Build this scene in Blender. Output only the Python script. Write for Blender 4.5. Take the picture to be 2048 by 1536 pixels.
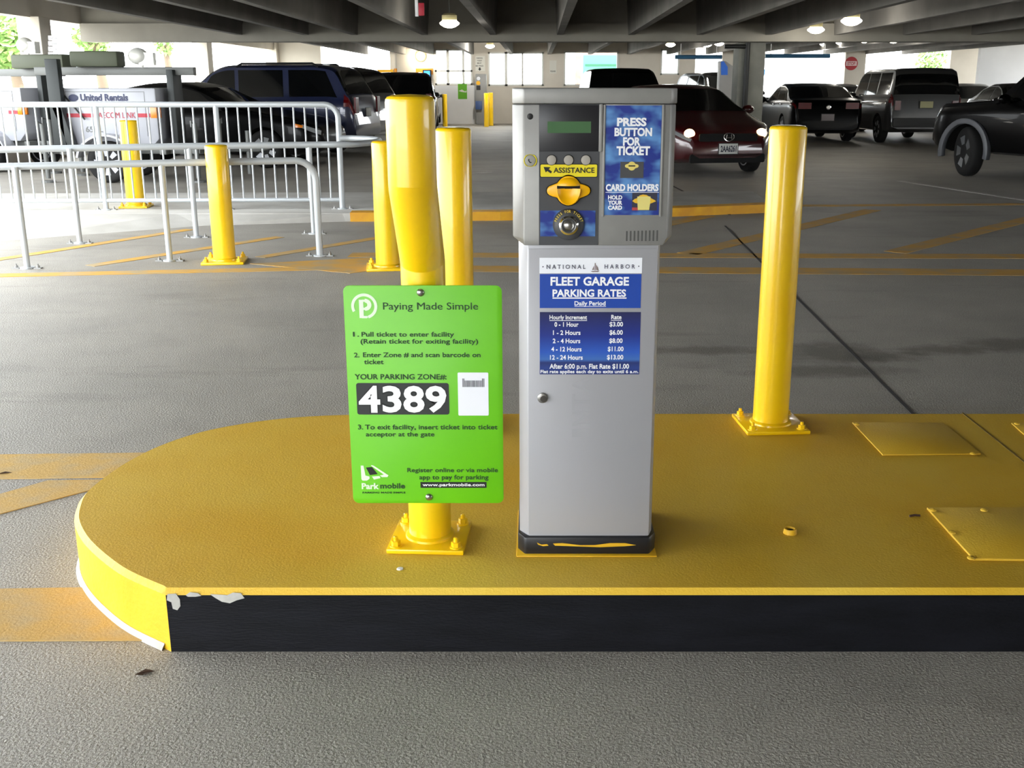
import bpy, bmesh, math, random
from math import sin, cos, tan, pi, radians, atan2, hypot
from mathutils import Vector, Matrix

random.seed(7)
for _o in list(bpy.data.objects):
    bpy.data.objects.remove(_o)
SC = bpy.context.scene
COL = SC.collection

# ------------------------------------------------------------------ camera
F, TH, CX, CY, CAMH = 2140.0, radians(15.6), 1070.0, 768.0, 1.38
cam = bpy.data.cameras.new('camera')
cam.sensor_width = 36.0
cam.lens = F / 2048 * 36.0
cam.shift_x = -(CX - 1024) / 2048
cam.clip_start = 0.05
cam.clip_end = 400
camo = bpy.data.objects.new('camera', cam)
COL.objects.link(camo)
camo.location = (0, 0, CAMH)
camo.rotation_euler = (pi / 2 - TH, 0, 0)
SC.camera = camo

# ------------------------------------------------------------------ sky and exposure
w = bpy.data.worlds.new('sky')
SC.world = w
w.use_nodes = True
bg = w.node_tree.nodes['Background']
bg.inputs[0].default_value = (0.93, 0.97, 1.0, 1)
bg.inputs[1].default_value = 10.5
sun = bpy.data.lights.new('sun', 'SUN')
sun.energy = 14.0
sun.angle = radians(0.6)
sun.color = (1.0, 0.97, 0.92)
suno = bpy.data.objects.new('sun', sun)
COL.objects.link(suno)
suno.rotation_euler = Vector((-0.46, -0.18, -0.87)).to_track_quat('-Z', 'Y').to_euler()
SC.view_settings.view_transform = 'Standard'
SC.view_settings.look = 'None'
SC.view_settings.gamma = 1.0
SC.view_settings.use_curve_mapping = False
SC.view_settings.exposure = 0.0

# ------------------------------------------------------------------ photo geometry: a pixel seen on a known plane
C_, S_ = cos(TH), sin(TH)


def ray(px, py):
    u = (px - CX) / F
    v = (py - CY) / F
    return u, C_ - v * S_, -S_ - v * C_


def onz(px, py, z=0.0):
    u, y, q = ray(px, py)
    t = (z - CAMH) / q
    return Vector((u * t, y * t, z))


def ony(px, py, Y):
    u, y, q = ray(px, py)
    t = Y / y
    return Vector((u * t, Y, CAMH + q * t))


# ------------------------------------------------------------------ materials
def lin(c):
    out = []
    for x in c:
        x = x / 255.0
        out.append(x / 12.92 if x <= 0.04045 else ((x + 0.055) / 1.055) ** 2.4)
    return out + [1.0]


MATS = {}


def mat(name, c, rough=0.5, metal=0.0, c2=None, scale=8.0, det=4.0, lo=0.35, hi=0.65, bump=0.0, bscale=60.0,
        coat=0.0, emit=0.0, ec=None, stretch=None, spec=0.5, bdist=0.01):
    if name in MATS:
        return MATS[name]
    m = bpy.data.materials.new(name)
    m.use_nodes = True
    nt = m.node_tree
    b = nt.nodes['Principled BSDF']
    b.inputs['Base Color'].default_value = lin(c)
    b.inputs['Roughness'].default_value = rough
    b.inputs['Metallic'].default_value = metal
    b.inputs['Coat Weight'].default_value = coat
    b.inputs['Specular IOR Level'].default_value = spec
    tc = nt.nodes.new('ShaderNodeTexCoord')
    src = tc.outputs['Object']
    if stretch:
        mp = nt.nodes.new('ShaderNodeMapping')
        mp.inputs['Scale'].default_value = stretch
        nt.links.new(src, mp.inputs[0])
        src = mp.outputs[0]
    if c2:
        n = nt.nodes.new('ShaderNodeTexNoise')
        n.inputs['Scale'].default_value = scale
        n.inputs['Detail'].default_value = det
        nt.links.new(src, n.inputs['Vector'])
        r = nt.nodes.new('ShaderNodeValToRGB')
        r.color_ramp.elements[0].position = lo
        r.color_ramp.elements[0].color = lin(c)
        r.color_ramp.elements[1].position = hi
        r.color_ramp.elements[1].color = lin(c2)
        nt.links.new(n.outputs[0], r.inputs[0])
        nt.links.new(r.outputs[0], b.inputs['Base Color'])
    if bump > 0:
        n2 = nt.nodes.new('ShaderNodeTexNoise')
        n2.inputs['Scale'].default_value = bscale
        n2.inputs['Detail'].default_value = 3
        nt.links.new(src, n2.inputs['Vector'])
        bp = nt.nodes.new('ShaderNodeBump')
        bp.inputs['Strength'].default_value = bump
        bp.inputs['Distance'].default_value = bdist
        nt.links.new(n2.outputs[0], bp.inputs['Height'])
        nt.links.new(bp.outputs[0], b.inputs['Normal'])
    if emit > 0:
        b.inputs['Emission Color'].default_value = lin(ec or c)
        b.inputs['Emission Strength'].default_value = emit
    MATS[name] = m
    return m


def glass_mat(name, tint, rough=0.02):
    """thin tinted pane: see-through with a mirror-like coat"""
    if name in MATS:
        return MATS[name]
    m = bpy.data.materials.new(name)
    m.use_nodes = True
    nt = m.node_tree
    nt.nodes.remove(nt.nodes['Principled BSDF'])
    out = nt.nodes['Material Output']
    tr = nt.nodes.new('ShaderNodeBsdfTransparent')
    tr.inputs[0].default_value = tint
    gl = nt.nodes.new('ShaderNodeBsdfGlossy')
    gl.inputs['Roughness'].default_value = rough
    fr = nt.nodes.new('ShaderNodeFresnel')
    fr.inputs[0].default_value = 1.5
    mx = nt.nodes.new('ShaderNodeMixShader')
    nt.links.new(fr.outputs[0], mx.inputs[0])
    nt.links.new(tr.outputs[0], mx.inputs[1])
    nt.links.new(gl.outputs[0], mx.inputs[2])
    nt.links.new(mx.outputs[0], out.inputs[0])
    MATS[name] = m
    return m


def floor_mat():
    m = bpy.data.materials.new('garage_concrete')
    m.use_nodes = True
    nt = m.node_tree
    N, L = nt.nodes, nt.links
    b = N['Principled BSDF']
    b.inputs['Roughness'].default_value = 0.6
    b.inputs['Specular IOR Level'].default_value = 0.45
    tc = N.new('ShaderNodeTexCoord')

    def noise(scale, det=5, stretch=None, rough=0.6):
        n = N.new('ShaderNodeTexNoise')
        n.inputs['Scale'].default_value = scale
        n.inputs['Detail'].default_value = det
        n.inputs['Roughness'].default_value = rough
        if stretch:
            mp = N.new('ShaderNodeMapping')
            mp.inputs['Scale'].default_value = stretch
            L.new(tc.outputs['Object'], mp.inputs[0])
            L.new(mp.outputs[0], n.inputs['Vector'])
        else:
            L.new(tc.outputs['Object'], n.inputs['Vector'])
        return n.outputs[0]

    def ramp(src, p0, c0, p1, c1):
        r = N.new('ShaderNodeValToRGB')
        r.color_ramp.elements[0].position = p0
        r.color_ramp.elements[0].color = c0
        r.color_ramp.elements[1].position = p1
        r.color_ramp.elements[1].color = c1
        L.new(src, r.inputs[0])
        return r.outputs[0]

    def mix(fac, a, c, mode='MIX'):
        x = N.new('ShaderNodeMix')
        x.data_type = 'RGBA'
        x.blend_type = mode
        if isinstance(fac, float):
            x.inputs[0].default_value = fac
        else:
            L.new(fac, x.inputs[0])
        L.new(a, x.inputs[6])
        if isinstance(c, (list, tuple)):
            x.inputs[7].default_value = c
        else:
            L.new(c, x.inputs[7])
        return x.outputs[2]

    base = ramp(noise(1.1, 6), 0.3, lin((156, 152, 144)), 0.7, lin((178, 173, 163)))
    speck = ramp(noise(150, 2), 0.35, lin((120, 117, 110)), 0.65, lin((255, 255, 255)))
    col = mix(0.55, base, speck, 'MULTIPLY')
    # tyre-dirt streaks that run with the lane
    st = ramp(noise(1.0, 5, (0.55, 2.6, 1), 0.7), 0.56, (0, 0, 0, 1), 0.76, (1, 1, 1, 1))
    col = mix(st, col, lin((124, 120, 112)))
    L.new(col, b.inputs['Base Color'])
    # oil spots under where cars stop beyond the island
    for (x, y, rx, ry) in STAINS:
        mp = N.new('ShaderNodeMapping')
        mp.inputs['Location'].default_value = (-0.5 * x / rx, -0.5 * y / ry, 0)
        mp.inputs['Scale'].default_value = (0.5 / rx, 0.5 / ry, 0)
        L.new(tc.outputs['Object'], mp.inputs[0])
        ln = N.new('ShaderNodeVectorMath')
        ln.operation = 'LENGTH'
        L.new(mp.outputs[0], ln.inputs[0])
        nn = noise(6, 5)
        ad = N.new('ShaderNodeMath')
        ad.operation = 'MULTIPLY_ADD'
        L.new(nn, ad.inputs[0])
        ad.inputs[1].default_value = 0.8
        L.new(ln.outputs['Value'], ad.inputs[2])
        f = ramp(ad.outputs[0], 0.60, (0.55, 0.55, 0.55, 1), 0.92, (0, 0, 0, 1))
        col = mix(f, col, lin((62, 56, 48)))
        L.new(col, b.inputs['Base Color'])
    bp = N.new('ShaderNodeBump')
    bp.inputs['Strength'].default_value = 0.75
    bp.inputs['Distance'].default_value = 0.006
    L.new(noise(130, 3), bp.inputs['Height'])
    L.new(bp.outputs[0], b.inputs['Normal'])
    return m


STAINS = []
for (px, py, a, bb) in [(1660, 705, 0.42, 0.26), (1770, 712, 0.22, 0.14), (1890, 700, 0.30, 0.14), (2030, 690, 0.4, 0.2),
                        (1400, 700, 0.5, 0.12), (1650, 742, 0.5, 0.14)]:
    p = onz(px, py)
    STAINS.append((p.x, p.y, a, bb))

CONC = floor_mat()
M_walk = mat('walk_concrete', (190, 188, 182), 0.8, c2=(170, 167, 160), scale=2.0, bump=0.2, bscale=90)
M_ceil = mat('ceiling_concrete', (124, 121, 116), 0.85, c2=(108, 106, 102), scale=1.5, bump=0.1, bscale=30)
M_wall = mat('painted_wall', (222, 215, 202), 0.8, c2=(212, 205, 192), scale=1.2)
M_wallwhite = mat('white_wall', (240, 240, 240), 0.7, c2=(232, 232, 232), scale=1.2)
M_column = mat('column_concrete', (138, 138, 130), 0.8, c2=(122, 122, 115), scale=2.5)
M_yel = mat('yellow_pipe_paint', (250, 207, 10), 0.32, c2=(246, 198, 6), scale=5, bump=0.03, bscale=40, coat=0.4)
M_isl = mat('yellow_deck_paint', (210, 175, 58), 0.62, c2=(204, 160, 26), scale=2.4, det=7, lo=0.3, hi=0.7, bump=0.3, bscale=160, bdist=0.004)
M_islside = mat('yellow_kerb_paint', (220, 176, 30), 0.55, c2=(214, 164, 14), scale=7, bump=0.25, bscale=70, bdist=0.006)
M_kerbblack = mat('black_kerb_paint', (9, 10, 15), 0.6, spec=0.2, c2=(17, 18, 24), scale=5, det=8, stretch=(1, 1, 5), bump=0.25, bscale=60, bdist=0.006)
M_bare = mat('bare_concrete', (196, 194, 186), 0.85, c2=(168, 166, 160), scale=20)
M_stripe = mat('worn_yellow_paint', (192, 156, 84), 0.8, c2=(178, 156, 112), scale=9, det=8, lo=0.42, hi=0.72, bump=0.35, bscale=130, bdist=0.005)
M_stripe2 = mat('worn_lane_paint', (196, 150, 62), 0.8, c2=(166, 148, 112), scale=5, det=8, lo=0.42, hi=0.70)
M_galv = mat('painted_rail_metal', (184, 189, 192), 0.42, 0.25)
M_boltsteel = mat('bolt_steel', (150, 150, 148), 0.4, 0.8)
M_black = mat('black_plastic', (20, 20, 21), 0.45)
M_rubber = mat('tyre_rubber', (18, 18, 18), 0.8)
M_dark = mat('dark_void', (9, 9, 9), 0.9)
M_chrome = mat('chrome', (225, 225, 225), 0.12, 1.0)
M_steel = mat('brushed_steel', (170, 168, 164), 0.3, 1.0)
M_rim = mat('alloy_rim', (170, 172, 176), 0.3, 0.8)
M_cargl = mat('dark_car_glass', (10, 12, 13), 0.04, spec=0.8)
M_red = mat('tail_light_red', (96, 5, 8), 0.25, coat=0.3)
M_orange = mat('amber_lens', (235, 130, 30), 0.25, coat=0.4)
M_clear = mat('clear_lens', (190, 195, 200), 0.08, 0.6)
M_plate = mat('plate_white', (205, 205, 200), 0.5)
M_ink = mat('black_ink', (18, 22, 20), 0.6)
M_white = mat('white_ink', (240, 241, 243), 0.5)
M_lamp = mat('lamp_glow', (255, 252, 240), 0.4, emit=14.0, ec=(255, 250, 235))
M_lamphouse = mat('lamp_housing', (196, 186, 140), 0.5, 0.2)


# ------------------------------------------------------------------ mesh helper
class MB:
    def __init__(s):
        s.v, s.f, s.m = [], [], []

    def add(s, vs, fs, m=0):
        o = len(s.v)
        s.v += [Vector(v) for v in vs]
        for f in fs:
            s.f.append([i + o for i in f])
            s.m.append(m)
        return s

    def box(s, x0, x1, y0, y1, z0, z1, m=0):
        vs = [(x0, y0, z0), (x1, y0, z0), (x1, y1, z0), (x0, y1, z0), (x0, y0, z1), (x1, y0, z1), (x1, y1, z1), (x0, y1, z1)]
        return s.add(vs, [(0, 3, 2, 1), (4, 5, 6, 7), (0, 1, 5, 4), (1, 2, 6, 5), (2, 3, 7, 6), (3, 0, 4, 7)], m)

    def cyl(s, p, q, r, r2=None, n=20, m=0):
        p, q = Vector(p), Vector(q)
        r2 = r if r2 is None else r2
        d = (q - p).normalized()
        a = d.orthogonal().normalized()
        b = d.cross(a)
        vs, fs = [], []
        for i in range(n):
            t = 2 * pi * i / n
            e = a * cos(t) + b * sin(t)
            vs.append(p + e * r)
            vs.append(q + e * r2)
        for i in range(n):
            j = (i + 1) % n
            fs.append((2 * i, 2 * j, 2 * j + 1, 2 * i + 1))
        fs.append([2 * i for i in range(n)][::-1])
        fs.append([2 * i + 1 for i in range(n)])
        return s.add(vs, fs, m)

    def tube(s, path, r, n=12, m=0):
        P = [Vector(p) for p in path]
        vs, fs = [], []
        a = None
        for i, p in enumerate(P):
            t = (P[min(i + 1, len(P) - 1)] - P[max(i - 1, 0)]).normalized()
            a = (t.orthogonal() if a is None else a - t * a.dot(t)).normalized()
            b = t.cross(a)
            rr = r[i] if isinstance(r, (list, tuple)) else r
            for k in range(n):
                th = 2 * pi * k / n
                vs.append(p + (a * cos(th) + b * sin(th)) * rr)
        for i in range(len(P) - 1):
            for k in range(n):
                k2 = (k + 1) % n
                fs.append((i * n + k, i * n + k2, (i + 1) * n + k2, (i + 1) * n + k))
        fs.append(list(range(n))[::-1])
        fs.append([(len(P) - 1) * n + k for k in range(n)])
        return s.add(vs, fs, m)

    def lathe(s, prof, o, axis='z', n=28, m=0):
        """prof: (radius, height along axis)"""
        o = Vector(o)
        A = {'z': (Vector((1, 0, 0)), Vector((0, 1, 0)), Vector((0, 0, 1))),
             'y': (Vector((1, 0, 0)), Vector((0, 0, 1)), Vector((0, -1, 0))),
             'x': (Vector((0, 1, 0)), Vector((0, 0, 1)), Vector((1, 0, 0)))}[axis]
        vs, fs = [], []
        for (r, h) in prof:
            for k in range(n):
                t = 2 * pi * k / n
                vs.append(o + A[0] * (r * cos(t)) + A[1] * (r * sin(t)) + A[2] * h)
        for i in range(len(prof) - 1):
            for k in range(n):
                k2 = (k + 1) % n
                fs.append((i * n + k, i * n + k2, (i + 1) * n + k2, (i + 1) * n + k))
        fs.append(list(range(n))[::-1])
        fs.append([(len(prof) - 1) * n + k for k in range(n)])
        return s.add(vs, fs, m)

    def prism(s, poly, a, b, plane='xz', m=0):
        n = len(poly)
        if plane == 'xz':
            vs = [(x, a, z) for x, z in poly] + [(x, b, z) for x, z in poly]
        elif plane == 'xy':
            vs = [(x, y, a) for x, y in poly] + [(x, y, b) for x, y in poly]
        else:
            vs = [(a, y, z) for y, z in poly] + [(b, y, z) for y, z in poly]
        fs = [list(range(n))[::-1], [n + i for i in range(n)]]
        for i in range(n):
            j = (i + 1) % n
            fs.append((i, j, n + j, n + i))
        return s.add(vs, fs, m)

    def ball(s, c, rx, ry=None, rz=None, nu=16, nv=10, m=0):
        ry = rx if ry is None else ry
        rz = rx if rz is None else rz
        c = Vector(c)
        vs, fs = [c + Vector((0, 0, -rz))], []
        for i in range(1, nv):
            ph = -pi / 2 + pi * i / nv
            for k in range(nu):
                t = 2 * pi * k / nu
                vs.append(c + Vector((rx * cos(ph) * cos(t), ry * cos(ph) * sin(t), rz * sin(ph))))
        vs.append(c + Vector((0, 0, rz)))
        for k in range(nu):
            fs.append((0, 1 + (k + 1) % nu, 1 + k))
            for i in range(nv - 2):
                a = 1 + i * nu
                fs.append((a + k, a + (k + 1) % nu, a + nu + (k + 1) % nu, a + nu + k))
            fs.append((len(vs) - 1, 1 + (nv - 2) * nu + k, 1 + (nv - 2) * nu + (k + 1) % nu))
        return s.add(vs, fs, m)

    def build(s, name, mats, parent=None, smooth=False, bev=0.0, off=None, ang=40, seg=2):
        me = bpy.data.meshes.new(name)
        if off is None:
            off = OFF.get(parent.name, Vector()) if parent else Vector()
        me.from_pydata([v - off for v in s.v], [], s.f)
        if not isinstance(mats, (list, tuple)):
            mats = [mats]
        for x in mats:
            me.materials.append(x)
        for p, i in zip(me.polygons, s.m):
            p.material_index = i
        bm = bmesh.new()
        bm.from_mesh(me)
        bmesh.ops.recalc_face_normals(bm, faces=bm.faces)
        if bev > 0:
            es = [e for e in bm.edges if len(e.link_faces) == 2 and e.calc_face_angle(0) > 0.5]
            bmesh.ops.bevel(bm, geom=es, offset=bev, segments=seg, profile=0.5, affect='EDGES', clamp_overlap=True)
        bm.to_mesh(me)
        bm.free()
        if smooth or bev > 0:
            me.shade_smooth()
            me.set_sharp_from_angle(angle=radians(ang))
        o = bpy.data.objects.new(name, me)
        COL.objects.link(o)
        if parent:
            o.parent = parent
            OFF[o.name] = OFF.get(parent.name, Vector())
        return o


OFF = {}


def thing(name, label, cat, loc=(0, 0, 0), rz=0.0, group=None, local=False):
    o = bpy.data.objects.new(name, None)
    COL.objects.link(o)
    o.empty_display_size = 0.1
    o.location = loc
    o.rotation_euler = (0, 0, rz)
    o['label'] = label
    o['category'] = cat
    if group:
        o['group'] = group
    OFF[o.name] = Vector() if local else Vector(loc)
    return o


def tag(o, label, cat, group=None):
    o['label'] = label
    o['category'] = cat
    if group:
        o['group'] = group
    return o


def struct(o):
    o['kind'] = 'structure'
    return o


# ------------------------------------------------------------------ lettering
_FONT = {}


def glyphs(s, bold=0.0):
    key = (s, bold)
    if key in _FONT:
        return _FONT[key]
    cu = bpy.data.curves.new('t', 'FONT')
    cu.body = s
    cu.size = 1.0
    cu.extrude = 0.02
    cu.offset = bold
    cu.resolution_u = 3
    ob = bpy.data.objects.new('t', cu)
    COL.objects.link(ob)
    dg = bpy.context.evaluated_depsgraph_get()
    ev = ob.evaluated_get(dg)
    me = ev.to_mesh()
    vs = [v.co.copy() for v in me.vertices]
    fs = [tuple(p.vertices) for p in me.polygons]
    ev.to_mesh_clear()
    bpy.data.objects.remove(ob)
    bpy.data.curves.remove(cu)
    _FONT[key] = (vs, fs)
    return vs, fs


CAPH = max(v.y for v in glyphs('H')[0])


def text(mb, s, x0, x1, zb, zt, y, m=0, bold=0.015, th=0.0012, vertical=False):
    """write s facing -Y: baseline zb, cap height zt, squeezed into x0..x1"""
    vs, fs = glyphs(s, bold)
    a = min(v.x for v in vs)
    b = max(v.x for v in vs)
    sx = (x1 - x0) / (b - a)
    sz = (zt - zb) / CAPH
    mb.add([(x0 + (v.x - a) * sx, y - th * (v.z / 0.04 + 0.5), zb + v.y * sz) for v in vs], fs, m)


def ptext(mb, s, px0, px1, pyt, pyb, Y, m=0, bold=0.015):
    """the same, placed by where the words stand on a vertical plane in the photo"""
    a = ony(px0, (pyt + pyb) / 2, Y)
    b = ony(px1, (pyt + pyb) / 2, Y)
    zt, zb = ony(px0, pyt, Y).z, ony(px0, pyb, Y).z
    text(mb, s, a.x, b.x, zb, zt, Y, m, bold)


def prect(mb, px0, px1, py0, py1, Y, th, m=0, rad=0.0, n=5):
    """rounded rectangle plate whose front face is at Y-th"""
    a = ony(px0, (py0 + py1) / 2, Y)
    b = ony(px1, (py0 + py1) / 2, Y)
    z1, z0 = ony(px0, py0, Y).z, ony(px0, py1, Y).z
    return rrect(mb, a.x, b.x, z0, z1, Y - th, Y, rad, m, n)


def rrect(mb, x0, x1, z0, z1, ya, yb, rad=0.0, m=0, n=5):
    if rad <= 0:
        poly = [(x0, z0), (x1, z0), (x1, z1), (x0, z1)]
    else:
        poly = []
        for cx, cz, t0 in [(x1 - rad, z1 - rad, 0), (x0 + rad, z1 - rad, 90), (x0 + rad, z0 + rad, 180), (x1 - rad, z0 + rad, 270)]:
            for i in range(n + 1):
                t = radians(t0 + 90 * i / n)
                poly.append((cx + rad * cos(t), cz + rad * sin(t)))
    return mb.prism(poly, ya, yb, 'xz', m)


def pdisc(mb, px, py, rpx, Y, th, m=0, n=28, squash=1.0, base=0.0):
    c = ony(px, py, Y)
    r = abs(ony(px + rpx, py, Y).x - c.x)
    poly = [(c.x + r * cos(2 * pi * i / n), c.z + squash * r * sin(2 * pi * i / n)) for i in range(n)]
    mb.prism(poly, Y - th, Y - base, 'xz', m)
    return c, r


def ppoly(mb, pts, Y, th, m=0):
    mb.prism([(ony(a, b, Y).x, ony(a, b, Y).z) for a, b in pts], Y - th, Y, 'xz', m)


def catmull(pts, n=6, closed=False):
    P = [Vector(p) for p in pts]
    out = []
    N = len(P)
    for i in range(N - (0 if closed else 1)):
        p0 = P[(i - 1) % N] if closed or i > 0 else P[0]
        p1 = P[i]
        p2 = P[(i + 1) % N]
        p3 = P[(i + 2) % N] if closed or i + 2 < N else P[-1]
        for k in range(n):
            t = k / n
            out.append(0.5 * ((2 * p1) + (p2 - p0) * t + (2 * p0 - 5 * p1 + 4 * p2 - p3) * t * t + (3 * p1 - p0 - 3 * p2 + p3) * t ** 3))
    if not closed:
        out.append(P[-1])
    return out


#=STRUCT=
# ------------------------------------------------------------------ the garage itself
KERB = 0.171
YS, YB, XL, XR = 23.5, 41.0, -9.5, 19.0      # cross beam, back wall, open left side, right side
fl = struct(MB().box(XL, XR, -9, YB + 1, -0.3, 0).build('floor', CONC))
struct(MB().box(-80, 80, -60, 120, -0.6, -0.31).build('ground', mat('outdoor_ground', (176, 174, 168), 0.9, c2=(160, 158, 150), scale=0.3)))


def floor_poly(name, pts, m, z=0.003, parent=fl):
    mb = MB()
    mb.prism([(p.x, p.y) for p in pts], 0.0003, z, 'xy')
    return struct(mb.build(name, m, parent))


def stripe(a, b, wpx=None, w=0.11, m=M_stripe2):
    p, q = onz(*a), onz(*b)
    d = (q - p).normalized()
    n = Vector((-d.y, d.x, 0)) * w / 2
    floor_poly('painted_stripe', [p + n, q + n, q - n, p - n], m)


# foreground hatching at the nose of the island
floor_poly('painted_stripe', [onz(-260, 913), onz(420, 905), onz(420, 953), onz(-260, 962)], M_stripe)
floor_poly('painted_stripe', [onz(-200, 1046), onz(96, 962), onz(260, 960), onz(-200, 1082)], M_stripe)
floor_poly('painted_stripe', [onz(-300, 1184), onz(420, 1172), onz(420, 1282), onz(-300, 1284)], M_stripe)
# lane markings beyond the island
stripe((-40, 552), (700, 536), w=0.16)
stripe((690, 536), (3000, 552), w=0.28)
stripe((700, 510), (3000, 515), w=0.24)
stripe((1375, 508), (1745, 420), w=0.2)
stripe((1790, 505), (2110, 425), w=0.2)
stripe((1300, 455), (1415, 432), w=0.2)
stripe((1560, 412), (2800, 403), w=0.2)
stripe((520, 515), (790, 470), w=0.12)
stripe((180, 532), (560, 474), w=0.12)
stripe((-20, 522), (380, 459), w=0.12)
floor_poly('painted_stripe', [onz(500, 528), onz(740, 516), onz(790, 536), onz(700, 547)], M_stripe2, 0.0035)
stripe((800, 352), (985, 345), w=0.1, m=M_walk)
stripe((1345, 372), (1460, 430), w=0.03, m=mat('joint_dark', (50, 48, 46), 0.9))
stripe((1450, 452), (1840, 842), w=0.018, m=MATS['joint_dark'])
stripe((1800, 362), (2100, 408), w=0.1, m=M_walk)
stripe((690, 428), (770, 372), w=0.04, m=MATS['joint_dark'])

# raised walk with the yellow kerb, and the pale ramp that falls away from it on the left
WZ = 0.09
e = [onz(-320, 428, WZ), onz(0, 427, WZ), onz(700, 426, WZ), onz(1000, 424, WZ), onz(1340, 417, WZ), onz(1545, 409, WZ)]
top = [(p.x, p.y) for p in e]
poly = top + [(top[-1][0] + 0.1, top[-1][1] + 1.6), (top[0][0], top[0][1] + 2.2)]
struct(MB().prism(poly, 0.0, WZ, 'xy').build('trim_1', M_walk, bev=0.012))
yk = MB()
for i in range(2, 5):
    a, b = e[i], e[i + 1]
    d = (b - a).normalized()
    n = Vector((d.y, -d.x, 0))
    if i == 2:
        a = e[2] + d * 0.0
    yk.add([a + n * 0.006 - Vector((0, 0, WZ)), b + n * 0.006 - Vector((0, 0, WZ)), b + n * 0.006 + Vector((0, 0, 0.004)), a + n * 0.006 + Vector((0, 0, 0.004)),
            a - n * 0.2 + Vector((0, 0, 0.004)), b - n * 0.2 + Vector((0, 0, 0.004))], [(0, 1, 2, 3), (3, 2, 5, 4)])
struct(yk.build('trim_2', mat('kerb_edge_yellow', (222, 166, 26), 0.6, c2=(206, 146, 30), scale=6)))
rp = MB()
a, b, c, d = onz(-320, 500), onz(0, 482), onz(400, 452), onz(700, 443)
tz = Vector((0, 0.02, -0.004))
row0 = [a, b, c, d]
row1 = [e[0] + tz, e[1] + tz, (e[1] + e[2]) / 2 + tz, e[2] + tz]
rp.add(row0 + row1 + [Vector((p.x, p.y, 0.0)) for p in row1], [(0, 1, 5, 4), (1, 2, 6, 5), (2, 3, 7, 6), (4, 5, 9, 8), (5, 6, 10, 9), (6, 7, 11, 10), (0, 4, 8), (3, 11, 7), (0, 8, 9, 1), (1, 9, 10, 2), (2, 10, 11, 3)])
struct(rp.build('trim_3', M_walk))

# ceiling: slab, stems of the double tees, cross beam, far bay
VPD = Vector(ray(1080, 180))
VPD = VPD / VPD.y
CEIL0 = -4.2
cl = struct(MB().box(-5.3, XR, CEIL0, 11.0, 3.1, 3.3).box(XL - 0.3, XR, 11.0, YB + 0.4, 3.1, 3.3).build('ceiling', M_ceil))  # near slab is unseen; its left edge is set to limit the daylight
stems = [480, 612, 710, 850, 987, 1120, 1262, 1399, 1536, 1673, 1810, 1947, 2084, 2221, 2358]
for i, px in enumerate(stems):
    pe = ony(px, 70, YS + 0.05)
    y0 = 11.0 if pe.x < -5.2 else CEIL0
    pn = pe + VPD * (y0 - pe.y)
    mb = MB()
    w0, w1 = 0.065, 0.10
    vs = []
    for p in (pn, pe):
        vs += [(p.x - w0, p.y, p.z), (p.x + w0, p.y, p.z), (p.x + w1, p.y, 3.12), (p.x - w1, p.y, 3.12)]
    mb.add(vs, [(0, 1, 2, 3), (4, 7, 6, 5), (0, 4, 5, 1), (1, 5, 6, 2), (2, 6, 7, 3), (3, 7, 4, 0)])
    struct(mb.build('ceiling_beam', M_ceil, cl))
    # the tee carries on in the bay behind the cross beam
    struct(MB().box(pe.x - 0.07, pe.x + 0.07, YS + 0.6, YB, 2.47, 3.12).build('ceiling_beam', M_ceil, cl))
zb = ony(1000, 83, YS).z
zr = ony(1900, 74, YS).z
bmx = MB()
bmx.box(XL, XR, YS + 0.12, YS + 0.5, zb + 0.02, 3.12)
bmx.box(XL, XR, YS, YS + 0.62, zb, zb + 0.36)
struct(bmx.build('ceiling_girder', mat('girder_concrete', (150, 146, 136), 0.85, c2=(138, 134, 126), scale=1.5), cl))
# left edge of the garage: tall edge beam on columns, low parapet
zs = ony(97, 36, 21.5).z
struct(MB().box(XL - 0.3, XL, 16.0, YB, zs, 3.12).box(XL - 0.3, XL, 13, YB, -0.3, 0.85).build('wall_left', M_wall))
for i, yy in enumerate((21.5, 32.2)):
    struct(MB().box(XL - 0.28, XL + 0.16, yy - 0.25, yy + 0.25, 0, zs + 0.02).build('column', M_wall, bev=0.02))
struct(MB().box(XL - 0.3, XL + 0.1, YB - 0.3, YB + 0.2, 0, 3.1).build('column', M_wall))
# the round-edged column on the right with a pipe running down it
pc = ony(1497, 200, 24.2)
struct(MB().box(pc.x - 0.28, pc.x + 0.31, 24.15, 24.8, 0, zb + 0.01).build('column', M_column, bev=0.04))
pp = MB()
pq = ony(1490, 200, 24.09)
pp.cyl((pq.x, 24.09, 0), (pq.x, 24.09, zb), 0.055)
pp.cyl((pq.x, 24.09, zb - 0.08), (pq.x - 0.5, 24.09, zb - 0.08), 0.045)
tag(pp.build('drain_pipe', mat('dark_pipe', (30, 31, 30), 0.5), smooth=True), 'dark drain pipe running down the front of the grey column', 'pipe')

# back wall: everything between its openings
OP = [(869, 945, 98, 170), (976, 1087, 104, 172), (1128, 1236, 102, 172), (1322, 1358, 98, 150), (1392, 1441, 95, 200),
      (1531, 1690, 90, 200), (1729, 1893, 88, 200), (640, 781, 84, 152)]
rects = []
for (a, b, t, bt) in OP:
    p, q = ony(a, t, YB), ony(b, bt, YB)
    rects.append((p.x, q.x, max(q.z, 0.9 if bt >= 200 else q.z), p.z))
rects.sort()
bw = MB()
x = XL
for (a, b, z0, z1) in rects:
    if a > x:
        bw.box(x, a, YB, YB + 0.3, 0, 3.12)
    bw.box(a, b, YB, YB + 0.3, 0, z0)
    bw.box(a, b, YB, YB + 0.3, z1, 3.12)
    x = b
bw.box(x, XR, YB, YB + 0.3, 0, 3.12)
struct(bw.build('wall_back', M_wall))
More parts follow.
